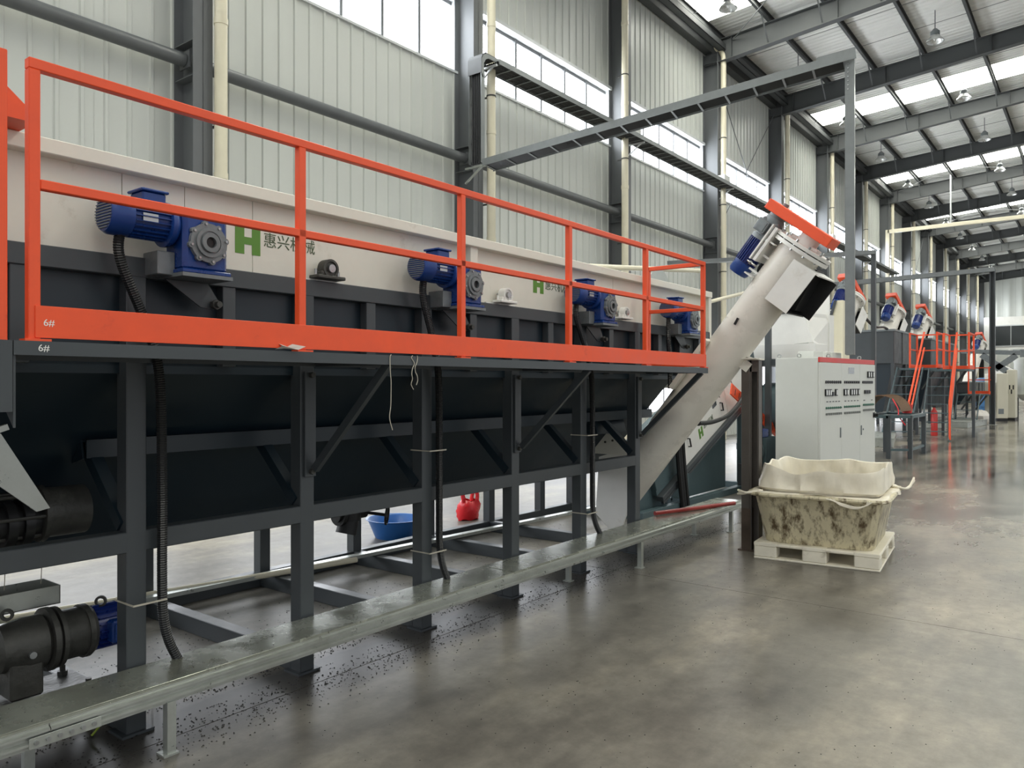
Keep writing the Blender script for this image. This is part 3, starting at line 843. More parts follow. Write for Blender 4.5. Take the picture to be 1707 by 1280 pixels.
# ------------------------------------------------------------------ drives at the near end under the tank
gu = thing('geared_motor_unit', 'grimy cast gear reducer with blue motor bolted to a base by the first leg', 'gearmotor', (-4.02, 1.6, 0))
ax = .425; gx = -4.03
b = B().lathe([(0, .05), (.03, .06), (.06, .105), (.16, .125), (.24, .125), (.26, .11)], (gx, 1.28, ax), (0, 1, 0), 28).box(gx - .1, gx + .1, 1.36, 1.5, .2, ax - .06, .01)
gb = ob('reducer_housing', b, CASTD, gu)
ob('reducer_flange', B().cyl((gx, 1.535, ax), (gx, 1.56, ax), .15, n=32).cyl((gx, 1.575, ax), (gx, 1.595, ax), .145, n=32).cyl((gx, 1.56, ax), (gx, 1.70, ax), .12, n=28), CASTD, gb)
ob('motor_flange', B().cyl((gx, 1.70, ax), (gx, 1.725, ax), .13, n=28).lathe([(0, .13), (.02, .115)], (gx, 1.725, ax), (0, 1, 0), 28), CASTD, gb)
for s in (0, 1): ob('lifting_eye', B().lathe([(-.008, .028), (.008, .028), (.008, .016), (-.008, .016), (-.008, .028)], (gx, (1.38, 1.80)[s], ax + (.155, .125)[s]), (.8, -.6, 0), 14, False), CASTD, gb)
ob('drain_plug', B().cyl((gx + .12, 1.44, ax - .02), (gx + .14, 1.44, ax - .02), .016, n=10), STEEL, gb)
mb = B().cyl((gx, 1.745, ax), (gx, 1.93, ax), .095, n=28)
for q in range(20):
    a = q * 2 * PI / 20; d = Vector((math.cos(a), 0, math.sin(a)))
    M = Matrix((d, Vector((0, 1, 0)), d.cross(Vector((0, 1, 0))))).transposed(); mb.obox(Vector((gx, 1.84, ax)) + d * .1, (.02, .17, .005), M)
m_ = ob('motor', mb, BLUED, gu)
ob('terminal_box', B().box(gx + .085, gx + .15, 1.79, 1.91, ax - .06, ax + .05, .008).box(gx + .15, gx + .158, 1.80, 1.90, ax - .045, ax + .035, .004), BLUE, m_)
ob('base_plate', B().box(gx - .2, gx + .19, 1.24, 1.74, .165, .18, .003), CASTD, gu)
ob('base_frame', B().box(gx + .06, gx + .12, 1.22, 1.72, .1, .165).box(gx - .16, gx - .1, 1.22, 1.72, .1, .165), BROWNP, gu)
for x in (-.15, .14):
    for y in (1.29, 1.68):
        ob('foot_bolt', B().cyl((gx + x, y, 0), (gx + x, y, .23), .014, n=8).cyl((gx + x, y, .18), (gx + x, y, .2), .025, n=6).cyl((gx + x, y, .1), (gx + x, y, .125), .025, n=6), CASTD, gu)
ob('motor_cable', B().tube([(gx + .12, 1.85, ax - .06), (gx + .14, 1.85, .25), (gx + .18, 1.86, .1), (gx + .25, 1.85, .02)], .017, 8, .0015, .012), BLACKP, m_)
solo('earth_wire', B().tube([(-3.72, 1.62, .02), (-3.70, 1.72, .12), (-3.72, 1.85, .14), (-3.8, 1.95, .1), (-3.9, 2.0, .02)], .005, 6), YCABLE, 'green and yellow earth wire looping by the gear unit base', 'wire')

dv = thing('screw_drive', 'dark grimy drive unit with round flange under the hull near end', 'drive unit', (-4.08, 1.45, .955))
dx, dz = -4.05, 1.03
ob('end_flange', B().cyl((dx, 1.51, dz), (dx, 1.535, dz), .135, n=28).cyl((dx, 1.535, dz), (dx, 1.72, dz), .12, n=28), CASTD, dv)
ob('coupling', B().cyl((dx, 1.2, dz - .03), (dx, 1.51, dz - .03), .085, n=24).cyl((dx, 1.36, dz - .03), (dx, 1.4, dz - .03), .11, n=24).cyl((dx, 1.43, dz - .03), (dx, 1.47, dz - .03), .11, n=24), BLACK, dv)
for q in range(6):
    a = q * PI / 3; ob('tie_bolt', B().cyl((dx + .11 * math.cos(a), .9, dz + .11 * math.sin(a)), (dx + .11 * math.cos(a), 1.56, dz + .11 * math.sin(a)), .009, n=8), CASTD, dv)
solo('inclined_chute', B().prism([(.95, 1.52), (1.27, 1.435), (1.465, 1.09), (1.41, 1.08), (1.258, 1.215), (.95, 1.42)], -3.79, -3.775, 'X').bar((-3.765, .98, 1.36), (-3.765, 1.29, 1.465), .03, .025), GALV, 'bare galvanised chute plate slanting under the hull at the near end', 'chute', org=(-3.8, 1.2, 1.08))
ht = thing('drip_tray', 'small bare metal drip tray hanging on wires below the lower beam', 'tray', (-4.15, 1.5, .57))
ob('pan', B().box(-4.28, -4.08, 1.36, 1.63, .57, .574).box(-4.28, -4.276, 1.36, 1.63, .57, .66).box(-4.084, -4.08, 1.36, 1.63, .57, .66).box(-4.28, -4.08, 1.36, 1.364, .57, .66).box(-4.28, -4.08, 1.626, 1.63, .57, .66), GALV, ht)
for y in (1.42, 1.58): ob('wire', B().cyl((-4.18, y, .66), (-4.12, y - .01, .97), .002, n=5), ROPE, ht)
ob('pan_hanger', B().box(-4.30, -4.28, 1.3, 1.36, .0, .9), DARK, ht)

# drain valve below the hull, basin, bag
gv = thing('drain_valve', 'black drain valve with handwheel below the hull over the blue basin', 'valve', (-4.62, 3.95, .55))
ob('valve_body', B().cyl((-4.62, 3.92, .72), (-4.62, 3.92, .60), .085, n=20).cyl((-4.62, 3.92, .63), (-4.62, 3.88, .5), .075, .08, n=20).cyl((-4.62, 3.78, .66), (-4.62, 4.06, .66), .06, n=16).cyl((-4.62, 3.8, .66), (-4.62, 3.83, .66), .09, n=20), BLACK, gv)
ob('valve_stem', B().cyl((-4.62, 3.98, .66), (-4.43, 4.13, .63), .012, n=8), BLACK, gv)
hw = B()
c0 = Vector((-4.43, 4.13, .63)); axv = Vector((.78, .6, -.1)).normalized(); e1 = axv.cross(Vector((0, 0, 1))).normalized(); e2 = axv.cross(e1)
hw.tube([c0 + (e1 * math.cos(t * PI / 8) + e2 * math.sin(t * PI / 8)) * .07 for t in range(17)], .009, 8)
for q in range(3):
    a = q * 2.094 + .3; hw.cyl(c0, c0 + (e1 * math.cos(a) + e2 * math.sin(a)) * .07, .007, n=6)
ob('handwheel', hw, BLACK, gv)
solo('washbasin', B().lathe([(.0, .0), (0, .2), (.012, .21), (.19, .285), (.2, .31), (.205, .31), (.205, .297), (.19, .275), (.02, .2), (.02, 0)], (-6.08, 5.78, 0), n=40, caps=False), BASIN, 'round blue plastic basin on the floor behind the tank legs', 'basin', org=(-6.08, 5.78, 0))
# red carrier bag
bg_ = B(); n = 24; prof_ = []
for iz, (z, rr) in enumerate([(0, .09), (.01, .135), (.06, .15), (.12, .16), (.18, .155), (.22, .13), (.235, .11)]):
    for k in range(n):
        a = 2 * PI * k / n
        w_ = 1 + .12 * math.sin(3 * a + iz) + .06 * math.sin(7 * a + 2 * iz)
        bg_.v.append((-6.15 + .7 * rr * w_ * math.cos(a), 7.08 + rr * w_ * math.sin(a) * 1.05, z + (.012 * math.sin(5 * a + iz) if iz else 0)))
for iz in range(6):
    for k in range(n):
        j = (k + 1) % n; bg_.f.append((iz * n + k, iz * n + j, (iz + 1) * n + j, (iz + 1) * n + k))
bg_.f.append(tuple(range(n)))
bag = thing('carrier_bag', 'red plastic carrier bag with two handle loops on the floor behind the tank', 'bag', (-6.15, 7.08, 0))
ob('bag_body', bg_, REDP, bag)
for s in (-1, 1):
    ob('bag_handle', B().tube([(-6.12, 7.08 + s * .115, .2), (-6.13, 7.08 + s * .135, .29), (-6.15, 7.08 + s * .12, .335), (-6.17, 7.08 + s * .09, .30), (-6.16, 7.08 + s * .06, .21)], .024, 8), REDP, bag)

# ------------------------------------------------------------------ big inclined screw conveyor across the end of the tank
YT = 7.45
A0 = Vector((-4.30, YT, .37)); A1 = Vector((-2.305, YT, 2.90)); AX = (A1 - A0).normalized()
PR = Vector((AX.z, 0, -AX.x))      # across the axis, down and to the aisle
SY = Vector((0, 1, 0))
sc = thing('screw_conveyor', 'large off white inclined screw conveyor tube rising past the end of the tank', 'conveyor', (-4.2, YT, 0))
ob('tube', B().cyl(A0, A1, .21, n=48), TUBEW, sc)
def at(t, p, y): return A0 + AX * t + PR * p + SY * y
TL = (A1 - A0).length
MA = Matrix((PR, SY, AX)).transposed()      # columns: across, Y, along
ob('top_flange', B().cyl(A1, A1 + AX * .035, .285, n=40).cyl(A1 + AX * .045, A1 + AX * .075, .285, n=40), WHITE, sc)
fbz = B()
for q in range(12):
    a = q * PI / 6; p = A1 + (PR * math.cos(a) + SY * math.sin(a)) * .255
    fbz.cyl(p - AX * .015, p + AX * .1, .012, n=6)
ob('flange_bolts', fbz, STEEL, sc, kind='stuff')
ob('bearing_housing', B().cyl(A1 + AX * .07, A1 + AX * .17, .1, n=24).obox(A1 + AX * .09 + PR * 0, (.3, .12, .03), MA, .004), WHITE, sc)
# orange belt guard above the flange
gc = A1 + AX * .22 + PR * -.13
gd = ob('belt_guard', B().obox(gc + SY * -.05, (.72, .26, .10), MA, .006), ORANGE, sc)
ob('guard_end', B().obox(gc + SY * -.05 - PR * .362, (.01, .25, .095), MA), mat('pale red guard end', (236, 120, 104), .45), gd)
# motor with reducer on bracket plates at the upper left side
mc = at(TL - .36, -.37, -.06)
ms = B().cyl(mc, mc + AX * .26, .095, n=28)
for q in range(26):
    a = q * 2 * PI / 26; d = PR * math.cos(a) + SY * math.sin(a)
    M = Matrix((d, AX, d.cross(AX))).transposed(); ms.obox(mc + AX * .13 + d * .1, (.02, .25, .005), M)
mt = ob('motor', ms, BLUED, sc)
ob('fan_cover', B().lathe([(0, .105), (.1, .105), (.125, .09), (.13, 0)], mc, -AX, 28), BLUE, mt)
rdc = ob('reducer', B().cyl(mc + AX * .26, mc + AX * .3, .11, n=24).cyl(mc + AX * .3, mc + AX * .5, .095, n=24).obox(mc + AX * .4, (.19, .17, .14), MA, .015).cyl(mc + AX * .5, mc + AX * .54, .08, n=20).cyl(mc + AX * .54, mc + AX * .66, .03, n=12), CASTG, sc)
ob('terminal_box', B().obox(mc + AX * .38 - SY * .12 - PR * .03, (.12, .05, .12), MA, .006).obox(mc + AX * .38 - SY * .148 - PR * .03, (.09, .01, .09), MA, .003), CASTG, rdc)
ob('lifting_eye', B().lathe([(-.006, .024), (.006, .024), (.006, .014), (-.006, .014), (-.006, .024)], mc + AX * .42 - PR * .12, SY, 12, False), STEEL, rdc)
b = B().obox(at(TL - .10, -.255, -.04), (.03, .34, .36), MA, .003)
for s in (-.17, .0):
    b.obox(at(TL - .20 + s, -.20, -.12), (.16, .012, .02), MA)
ob('motor_plate', b, WHITE, sc)
ob('slide_plate', B().obox(at(TL - .10, -.31, -.04), (.018, .30, .38), MA, .003), WHITE, sc)
for t_ in (-.30, .06):
    ob('bracket_rib', B().obox(at(TL - .12 + t_, -.225, -.04), (.09, .3, .014), MA), WHITE, sc)
for t_ in (-.22, .02):
    ob('adjusting_screw', B().cyl(at(TL - .10 + t_, -.33, -.15), at(TL - .10 + t_, -.22, -.15), .012, n=8).cyl(at(TL - .10 + t_, -.3, -.15), at(TL - .10 + t_, -.28, -.15), .022, n=6), STEEL, sc)
# discharge chute: open box whose mouth faces down to the aisle
def slab(name, t0, t1, p0, p1, y0, y1, m):
    return ob(name, B().obox(at((t0 + t1) / 2, (p0 + p1) / 2, (y0 + y1) / 2), (abs(p1 - p0), abs(y1 - y0), abs(t1 - t0)), MA), m, sc)
slab('chute_side', TL - .50, TL - .06, .08, .33, -.262, -.25, WHITE)
slab('chute_side', TL - .50, TL - .06, .08, .33, .25, .262, WHITE)
slab('chute_end', TL - .072, TL - .06, .10, .36, -.25, .262, WHITE)
slab('chute_end', TL - .50, TL - .488, .10, .33, -.25, .25, BLACKP)
slab('chute_interior', TL - .488, TL - .072, .19, .20, -.25, .25, BLACKP)
slab('chute_liner', TL - .49, TL - .074, .2, .40, .235, .247, BLACKP)
ob('chute_spout', B().prism([(-2.64, 2.34), (-2.50, 2.46), (-2.24, 2.74), (-2.15, 2.725), (-2.36, 2.355)], YT + .02, YT + .25), BLACKP, sc)
# inlet: flat sided boot at the foot, open slot cover
ob('inlet_boot', B().prism([(-4.36, .86), (-3.98, .98), (-3.92, .60), (-4.10, .14), (-4.22, .085), (-4.40, .24)], YT - .28, YT - .2), WHITE, sc)
ob('foot_plate', B().prism([(-4.32, .30), (-4.22, .06), (-4.05, .16), (-3.97, .42)], YT - .30, YT - .28), WHITE, sc)
ob('side_cover', B().obox(at(1.75, -.17, -.16), (.05, .14, .62), MA, .004), CREAM, sc)
bp = B().prism([(-4.50, .90), (-4.38, 1.12), (-4.12, 1.12), (-3.96, .9)], YT - .34, YT - .325)
bpo = ob('bearing_bracket', bp, CREAM, sc)
for i in range(5): ob('bolt', B().cyl((-4.42 + i * .09, YT - .345, 1.03 + .02 * (i % 2)), (-4.42 + i * .09, YT - .355, 1.03 + .02 * (i % 2)), .012, n=8), CASTD, bpo)
ob('tank_shoulder', B().prism([(-4.40, 1.15), (-4.28, 1.33), (-4.05, 1.33), (-4.0, 1.15)], YT - .9, YT - .32), HULL, sc)
ob('support_bracket', B().obox(at(2.06, .245, -.02), (.1, .012, .1), MA).box(-2.86, -2.70, YT - .08, YT + .08, 1.895, 1.905).bar((-2.76, YT, 1.9), (-2.92, YT - .02, 1.97), .05, .012), CREAM, sc)
ob('latch_handle', B().bar(at(2.35, -.02, -.225), at(2.42, -.03, -.225), .015, .02), BLACK, sc)
# cable to the motor
ob('motor_cable', B().tube([mc + AX * .3 + SY * .1, mc + AX * .2 + SY * .14 + PR * .1, mc + PR * .1 + SY * .16, mc - AX * .02 + PR * .2 + SY * .2], .02, 8), BLACK, mt)

POSTM = mat('brownish grey post paint', (86, 81, 76), 0.45, var=0.12, scale=4)
po = thing('support_post', 'dark steel channel post standing under the big screw conveyor beside the tub', 'post', (-2.80, 7.49, 0))
ob('box_section', B().box(-2.875, -2.79, 7.435, 7.52, .01, 1.885, .004), POSTM, po)
ob('channel', B().box(-2.80, -2.70, 7.53, 7.545, .01, 1.885).box(-2.715, -2.70, 7.44, 7.545, .01, 1.885).box(-2.79, -2.715, 7.44, 7.455, 1.77, 1.885).box(-2.79, -2.772, 7.44, 7.455, .01, 1.885), POSTM, po)
ob('cap_plate', B().box(-2.89, -2.685, 7.42, 7.56, 1.885, 1.897), CREAM, po)
ob('rust_stain', B().box(-2.872, -2.783, 7.4335, 7.522, .012, .42), BROWNP, po)
ob('foot_plate', B().box(-2.90, -2.69, 7.41, 7.57, 0, .012), BROWNP, po)

# ------------------------------------------------------------------ pallet, tub and liner
pa_rz = math.atan2(.112, 1.088)
pal = thing('pallet', 'white plastic pallet on the floor under the dirty tub', 'pallet', (-2.649, 7.16, 0), pa_rz, world=False)
PW, PD, PH = 1.09, 1.22, .155
b = B().box(0, PW, 0, PD, .125, PH, .008).box(0, PW, 0, PD, 0, .02, .006)
ob('deck', b, PALM, pal)
for i, (x0, x1) in enumerate(((0, .21), (.435, .65), (.875, PW))):
    for j, (y0, y1) in enumerate(((0, .16), (.53, .69), (PD - .16, PD))):
        ob('block', B().box(x0 + .002, x1 - .002, y0 + .002, y1 - .002, .018, .127, .01), PALM, pal)
for x0, x1 in ((0, .21), (.435, .65), (.875, PW)):
    ob('top_slat', B().box(x0 + .003, x1 - .003, -.002, PD + .002, .122, PH + .003, .004), PALM, pal)
tub = thing('tub', 'big dirty cream plastic tub standing on the white pallet', 'tub', (-2.649, 7.16, PH + .003), pa_rz, world=False)


def rr_ring(cx, cy, hx, hy, r, z, n=64, f=None):
    out = []
    per = []
    for k in range(n):
        a = 2 * PI * k / n + PI / n
        ca, sa = math.cos(a), math.sin(a)
        p = 11.0
        q = (abs(ca) ** p + abs(sa) ** p) ** (-1 / p)
        x, y = ca * q, sa * q
        out.append((cx + x * hx, cy + y * hy, z if f is None else f(a, k)))
    return out


def rings(b, rs_, n, close0=False, close1=False):
    o = len(b.v)
    for r in rs_: b.v += r
    for i in range(len(rs_) - 1):
        for k in range(n):
            j = (k + 1) % n; b.f.append((o + i * n + k, o + i * n + j, o + (i + 1) * n + j, o + (i + 1) * n + k))
    if close0: b.f.append(tuple(o + k for k in range(n)))
    if close1: b.f.append(tuple(o + (len(rs_) - 1) * n + k for k in range(n)))


cx, cy, n = .55, .58, 64
tb = B()
rings(tb, [rr_ring(cx, cy, .47, .50, 0, .0), rr_ring(cx, cy, .478, .508, 0, .012), rr_ring(cx, cy, .555, .595, 0, .425), rr_ring(cx, cy, .562, .602, 0, .432),
           rr_ring(cx, cy, .615, .655, 0, .445), rr_ring(cx, cy, .622, .662, 0, .46), rr_ring(cx, cy, .615, .655, 0, .476), rr_ring(cx, cy, .57, .61, 0, .478),
           rr_ring(cx, cy, .55, .585, 0, .45), rr_ring(cx, cy, .47, .5, 0, .03)], n, True, True)
ob('shell', tb, TUBM, tub)
# liner bag standing up out of the tub
lin_ = thing('plastic_liner', 'crumpled milky plastic liner bag standing up out of the dirty tub', 'liner', (-2.649, 7.16, PH), pa_rz, world=False)
n = 160


def nz3(a, z, s, amp): return amp * noise.noise(Vector((math.cos(a) * s, math.sin(a) * s, z * s * 2.2)))


def rr2(cx_, cy_, hx, hy, z, n_, p=9.0):
    out = []
    for k in range(n_):
        a = 2 * PI * k / n_ + PI / n_
        ca, sa = math.cos(a), math.sin(a); q = (abs(ca) ** p + abs(sa) ** p) ** (-1 / p)
        out.append((cx_ + ca * q * hx, cy_ + sa * q * hy, z))
    return out


lr = []
levels = [(.25, .44, .47, .0), (.40, .47, .51, .01), (.478, .51, .55, .01), (.52, .545, .575, .02), (.57, .538, .562, .03), (.62, .530, .556, .03), (.67, .528, .552, .03), (.705, .525, .55, .028), (.722, .52, .545, .025), (.715, .508, .533, .025), (.64, .495, .515, .035), (.5, .47, .49, .04), (.36, .44, .46, .02)]
for li, (z, hx, hy, am) in enumerate(levels):
    r = []
    for k, (x, y, zz) in enumerate(rr2(cx + .015, cy + .01, hx, hy, z, n)):
        a = 2 * PI * k / n
        fo_ = 1 - 2 * abs(noise.noise(Vector((x * 5 + z * 2, y * 5 - z * 1.5, z * 2.2))))
        fo2 = 1 - 2 * abs(noise.noise(Vector((x * 13 - z * 6, y * 13, z * 7 + 4))))
        d1 = nz3(a, z * .5, 1.5, am * 1.5) + ((fo_ - .55) * am * 1.0 + (fo2 - .55) * am * .4) * (1 if z < .66 else .45)
        dx_, dy_ = x - cx, y - cy; L_ = math.hypot(dx_, dy_)
        x += dx_ / L_ * d1; y += dy_ / L_ * d1
        if z > .5:
            t = (z - .5) / .2
            front = max(0, -math.sin(a)) ** .5
            u_ = (x - cx) / .5
            zz += t * front * (-.045 * math.exp(-((u_ + .35) / .35) ** 2) - .01 + .012 * math.cos(u_ * 5)) + t * nz3(a, 1, 2.4, .04) + t * (fo_ - .5) * .006
            if x < cx - .4: zz += .0
        r.append((x, y, zz))
    lr.append(r)
lb = B(); rings(lb, lr, n)
ob('bag_wall', lb, LINERM, lin_)
lt = B(); T_ = []
for li, (z, hx, hy) in enumerate([(.482, .53, .565), (.486, .58, .62), (.484, .625, .665), (.46, .634, .674), (.43, .640, .680)]):
    r = []
    for k, (x, y, zz) in enumerate(rr_ring(cx, cy, hx, hy, 0, z, n)):
        a = 2 * PI * k / n
        s_ = min(1, max(0, .25 + nz3(a, 3, 1.7, 1.5)))
        if li >= 2:
            q = 1 - (1 - s_) * .1
            x = cx + (x - cx) * q; y = cy + (y - cy) * q
            zz = .486 - (li - 2) * .022 * s_ + nz3(a, li * .2, 7, .006)
        else: zz += nz3(a, 5, 8, .006) + .004
        r.append((x, y, zz))
    T_.append(r)
rings(lt, T_, n)
ob('folded_hem', lt, LINERM, lin_)
# knotted corners and the drooping front fold
for (p0, p1, p2) in (((1.08, .92, .50), (1.2, 1.02, .47), (1.27, 1.13, .535)), ((.02, .08, .49), (-.07, -.05, .46), (-.12, -.04, .45))):
    tw = B()
    for k in range(4): tw.tube([Vector(p0) + Vector((.02 * k, -.02 * k, 0)), Vector(p1) + Vector((.01 * k, -.008 * k, .004 * k)), Vector(p2) + Vector((random.uniform(-.02, .02), 0, .012 * k))], .011, 6)
    ob('twisted_corner', tw, LINERM, lin_)
dr = B()
for k in range(3): dr.tube([(.66 + .03 * k, -.078, .468), (.78, -.088 - .003 * k, .44 - .008 * k), (.90, -.093, .415 - .007 * k), (.98, -.09, .43), (1.04 - .02 * k, -.084, .47)], .006, 6)
ob('drooping_edge', dr, LINERM, lin_)

# ------------------------------------------------------------------ switch cabinet row
cb_rz = math.atan2(2.043, .2225)
cb = thing('control_cabinet', 'wide light grey three door switch cabinet with red top strip behind the tub', 'cabinet', (-3.018, 10.565, 0), cb_rz, world=False)
CL, CD, CH = 2.055, .61, 2.005
ob('body', B().box(0, CL, .02, CD, .08, CH, .004), CABM, cb)
ob('plinth', B().box(.01, CL - .01, .03, CD - .01, 0, .08), DARK, cb)
ob('header_strip', B().box(0, CL, -.004, .02, 1.942, CH + .004, .003), REDM, cb)
lampm = mesh('indicator_lamp', B().cyl((0, 0, 0), (0, -.014, 0), .02, n=10), BLACKP)
for c_, nm in (((40, 150, 90), 'green'), ((190, 60, 50), 'red')): pass
GBTN = mat('green push button', (70, 112, 96), .4, var=0); SBTN = mat('silver selector knob', (140, 143, 141), .4, metal=.3, var=0)
btn = mesh('push_button', B().cyl((0, 0, 0), (0, -.012, 0), .016, n=10).cyl((0, -.012, 0), (0, -.022, 0), .011, n=10), GBTN)
knb = mesh('selector_knob', B().cyl((0, 0, 0), (0, -.01, 0), .016, n=10).box(-.006, .006, -.028, -.01, -.016, .016, .002), SBTN)
bez = B().box(-.032, .032, -.02, 0, -.047, .047, .003); meter_m = mesh('panel_meter', bez, BLACKP)
mwin = mesh('meter_window', B().box(-.018, .018, -.0225, -.019, -.033, .033), GLASSB)
plw = mesh('label_plate', B().box(-.03, .03, -.003, 0, -.006, .006), BLACKP)
doors = [(0.004, .732), (.736, 1.424), (1.428, CL - .004)]
spec = [
    dict(l=(.18, .68, 8), m=[.175, .245, .315, .40, .52], b=(.19, .68, 8), h=.68, zb=(1.325, 1.243)),
    dict(l=(.84, 1.37, 8), m=[.83, .915, 1.07, 1.155, 1.24, 1.345], b=(.83, 1.38, 8), h=None, zb=(1.33, 1.243)),
    dict(l=(1.535, 1.91, 8), m=[1.625, 1.71, 1.79], b=(1.56, 1.95, 9), h=1.469, zb=(1.343, 1.266)),
]
for di, ((a, c), sp_) in enumerate(zip(doors, spec)):
    d = ob('door', B().box(a, c, -.012, .02, .1, 1.938, .004), CABM, cb)
    y = -.012
    x0, x1, nn = sp_['l']
    for i in range(nn): inst('indicator_lamp', lampm, (x0 + (x1 - x0) * i / (nn - 1), y, 1.676), d)
    for i, x in enumerate(sp_['m']):
        m_ = inst('panel_meter', meter_m, (x, y, 1.534), d)
        if di == 0 and i == 3: m_.scale = (1, 1, .6); m_.location.z -= .02
        elif di == 2: m_.scale = (1, 1, .55)
        else: inst('panel_meter', mwin, (x, y, 1.534), d).name = 'meter_window'
    x0, x1, nn = sp_['b']
    for i in range(nn):
        x = x0 + (x1 - x0) * i / (nn - 1)
        inst('push_button', btn, (x, y, sp_['zb'][0]), d); inst('selector_knob', knb, (x, y, sp_['zb'][1]), d)
    for i in range(5 if di < 2 else 2): inst('label_plate', plw, (x0 + .04 + (x1 - x0 - .08) * i / (4 if di < 2 else 1), y, 1.41), d)
    hx = {0: .683, 1: 1.39, 2: 1.469}[di]
    if di != 1: ob('handle', B().box(hx - .012, hx + .012, -.024, -.012, .905, 1.045, .003), CASTG, d)
    if di == 2:
        for i, x in enumerate((1.75, 1.84, 1.94)):
            inst('panel_meter', meter_m, (x, y, 1.79), d); inst('meter_window', mwin, (x, y, 1.79), d)
        ob('main_switch', B().box(1.96, 2.04, -.016, -.012, 1.14, 1.22).cyl((2.0, -.012, 1.18), (2.0, -.05, 1.18), .026, n=14).box(1.99, 2.01, -.075, -.05, 1.155, 1.205, .003), BLACK, d)
        ob('door_lock', B().cyl((1.55, -.012, .985), (1.55, -.02, .985), .014, n=10), CASTG, d)
    if di == 1: ob('rating_plate', B().box(.98, 1.2, -.014, -.012, 1.795, 1.885), STEEL, d)
for x, yq in ((.06, .3), (.06, .58), (1.6, .06), (.45, .06)):
    ob('lifting_eye', B().lathe([(-.006, .03), (.006, .03), (.006, .018), (-.006, .018), (-.006, .03)], (x, yq, CH + .03), (1, 0, 0), 14, False), STEEL, cb)
for x0, x1 in ((.3, .62), (.75, .88), (.95, 1.28)):
    ob('cable_gland_box', B().box(x0, x1, .2, .42, CH, CH + .1, .004), CABM, cb)

# ------------------------------------------------------------------ cable trays (ladder type, seen from below)
def ladder(parent, p0, p1, wdir, wd, hdir, ht, step=.3):
    p0 = Vector(p0); p1 = Vector(p1); wd_ = Vector(wdir).normalized(); hd = Vector(hdir).normalized()
    ax_ = (p1 - p0).normalized(); L_ = (p1 - p0).length
    for s in (-1, 1): ob('side_rail', B().bar(p0 + wd_ * s * wd / 2, p1 + wd_ * s * wd / 2, .012, ht, hd), TRAYM, parent)
    M = Matrix((wd_, ax_, wd_.cross(ax_))).transposed()
    rm = mesh('rung', B().obox((0, 0, 0), (wd, .03, .015), M), TRAYM)
    n_ = int(L_ / step)
    for i in range(n_ + 1): inst('rung', rm, p0 + ax_ * (step * i + .05) - hd * (ht / 2 - .012), parent)
    cb_ = B()
    nc = int(wd / .047)
    for i in range(nc):
        o_ = wd_ * ((i + .5) / nc - .5) * (wd - .03) - hd * (ht / 2 - .04)
        cb_.cyl(p0 + o_, p1 + o_, .022 + .004 * (i % 2), n=6)
    ob('cables', cb_, BLACKP, parent, kind='stuff')


ct = thing('cable_tray', 'ladder cable tray bracketed along the wall under the windows with a bent vertical drop', 'cable tray', (-8.95, 10.6, 5.5))
ladder(ct, (-8.95, 10.9, 7.52), (-8.95, 45.0, 7.52), (1, 0, 0), .42, (0, 0, 1), .1, .32)
ladder(ct, (-8.95, 10.52, 5.60), (-8.95, 10.52, 7.25), (1, 0, 0), .28, (0, -1, 0), .1, .35)
for xq in (-9.11, -8.81): ob('tray_elbow', B().sheet([(10.47, 7.2), (10.47, 7.45), (10.52, 7.53), (10.6, 7.575), (10.95, 7.575)], xq, xq + .02, .1, 'X', (.6, -.7)), TRAYM, ct)
ob('elbow_cover', B().sheet([(10.46, 7.2), (10.46, 7.46), (10.5, 7.54), (10.58, 7.585), (10.98, 7.585)], -9.11, -8.79, .004, 'X', (.7, -.7)), RAFM, ct)
for k in range(4, 11):
    y = COLY[k]
    ob('wall_bracket', B().box(-9.2, -8.76, y - .02, y + .02, 7.43, 7.465).bar((-9.2, y, 7.2), (-8.85, y, 7.44), .03, .03), WFRAME, ct)
ob('wall_bracket', B().box(-9.2, -8.72, 10.48, 10.55, 5.53, 5.56).bar((-9.2, 10.5, 5.28), (-8.8, 10.5, 5.54), .03, .03), GALV, ct)
lx = thing('cable_tray', 'cable tray crossing from the wall column to the switch cabinet with a tall vertical drop', 'cable tray', (-2.95, 11.75, 2.01))
pa, pb_ = Vector((-8.78, 10.62, 5.57)), Vector((-3.0, 11.74, 6.31))
wv = (pb_ - pa).cross(Vector((0, 0, 1))).normalized(); hv = wv.cross((pb_ - pa).normalized())
ladder(lx, pa, pb_, wv, .40, hv, .12, .42)
ob('tray_elbow', B().bar(pb_ + Vector((.16, 0, .02)) + wv * .2, pb_ + Vector((-.35, -.06, -.02)) + wv * .2, .012, .16, hv), TRAYM, lx)
dvv = (pb_ - pa); dvv.z = 0; dvv.normalize()
D0 = Vector((-2.93, 11.75, 2.07)); D1 = Vector((-2.93, 11.75, 6.42))
for s in (-1, 1): ob('side_rail', B().bar(D0 + wv * s * .13, D1 + wv * s * .13, .012, .12, dvv), TRAYM, lx)
ob('back_plate', B().bar(D0 + dvv * .06, D1 + dvv * .06, .26, .006, dvv), TRAYM, lx)
ob('drop_cover', B().bar(D0 + dvv * .05 + wv * .06, D1 + dvv * .05 + wv * .06, .02, .02, dvv), TRAYM, lx)
ob('cables', B().cyl(D0 - wv * .05, D1 - wv * .05, .03, n=8).cyl(D0 + wv * .03, D1 + wv * .03, .03, n=8), BLACKP, lx, kind='stuff')
for i in range(7):
    p = pb_ + Vector((-.06 - .06 * i, -.01 * i, -.0 - .007 * i)) + wv * .207
    ob('splice_bolt', B().cyl(p, p + wv * .015, .011, n=6), STEEL, lx)
    p = D1 + Vector((0, 0, -.2 - .06 * i)) + wv * .137 - dvv * .02
    ob('splice_bolt', B().cyl(p, p + wv * .015, .011, n=6), STEEL, lx)
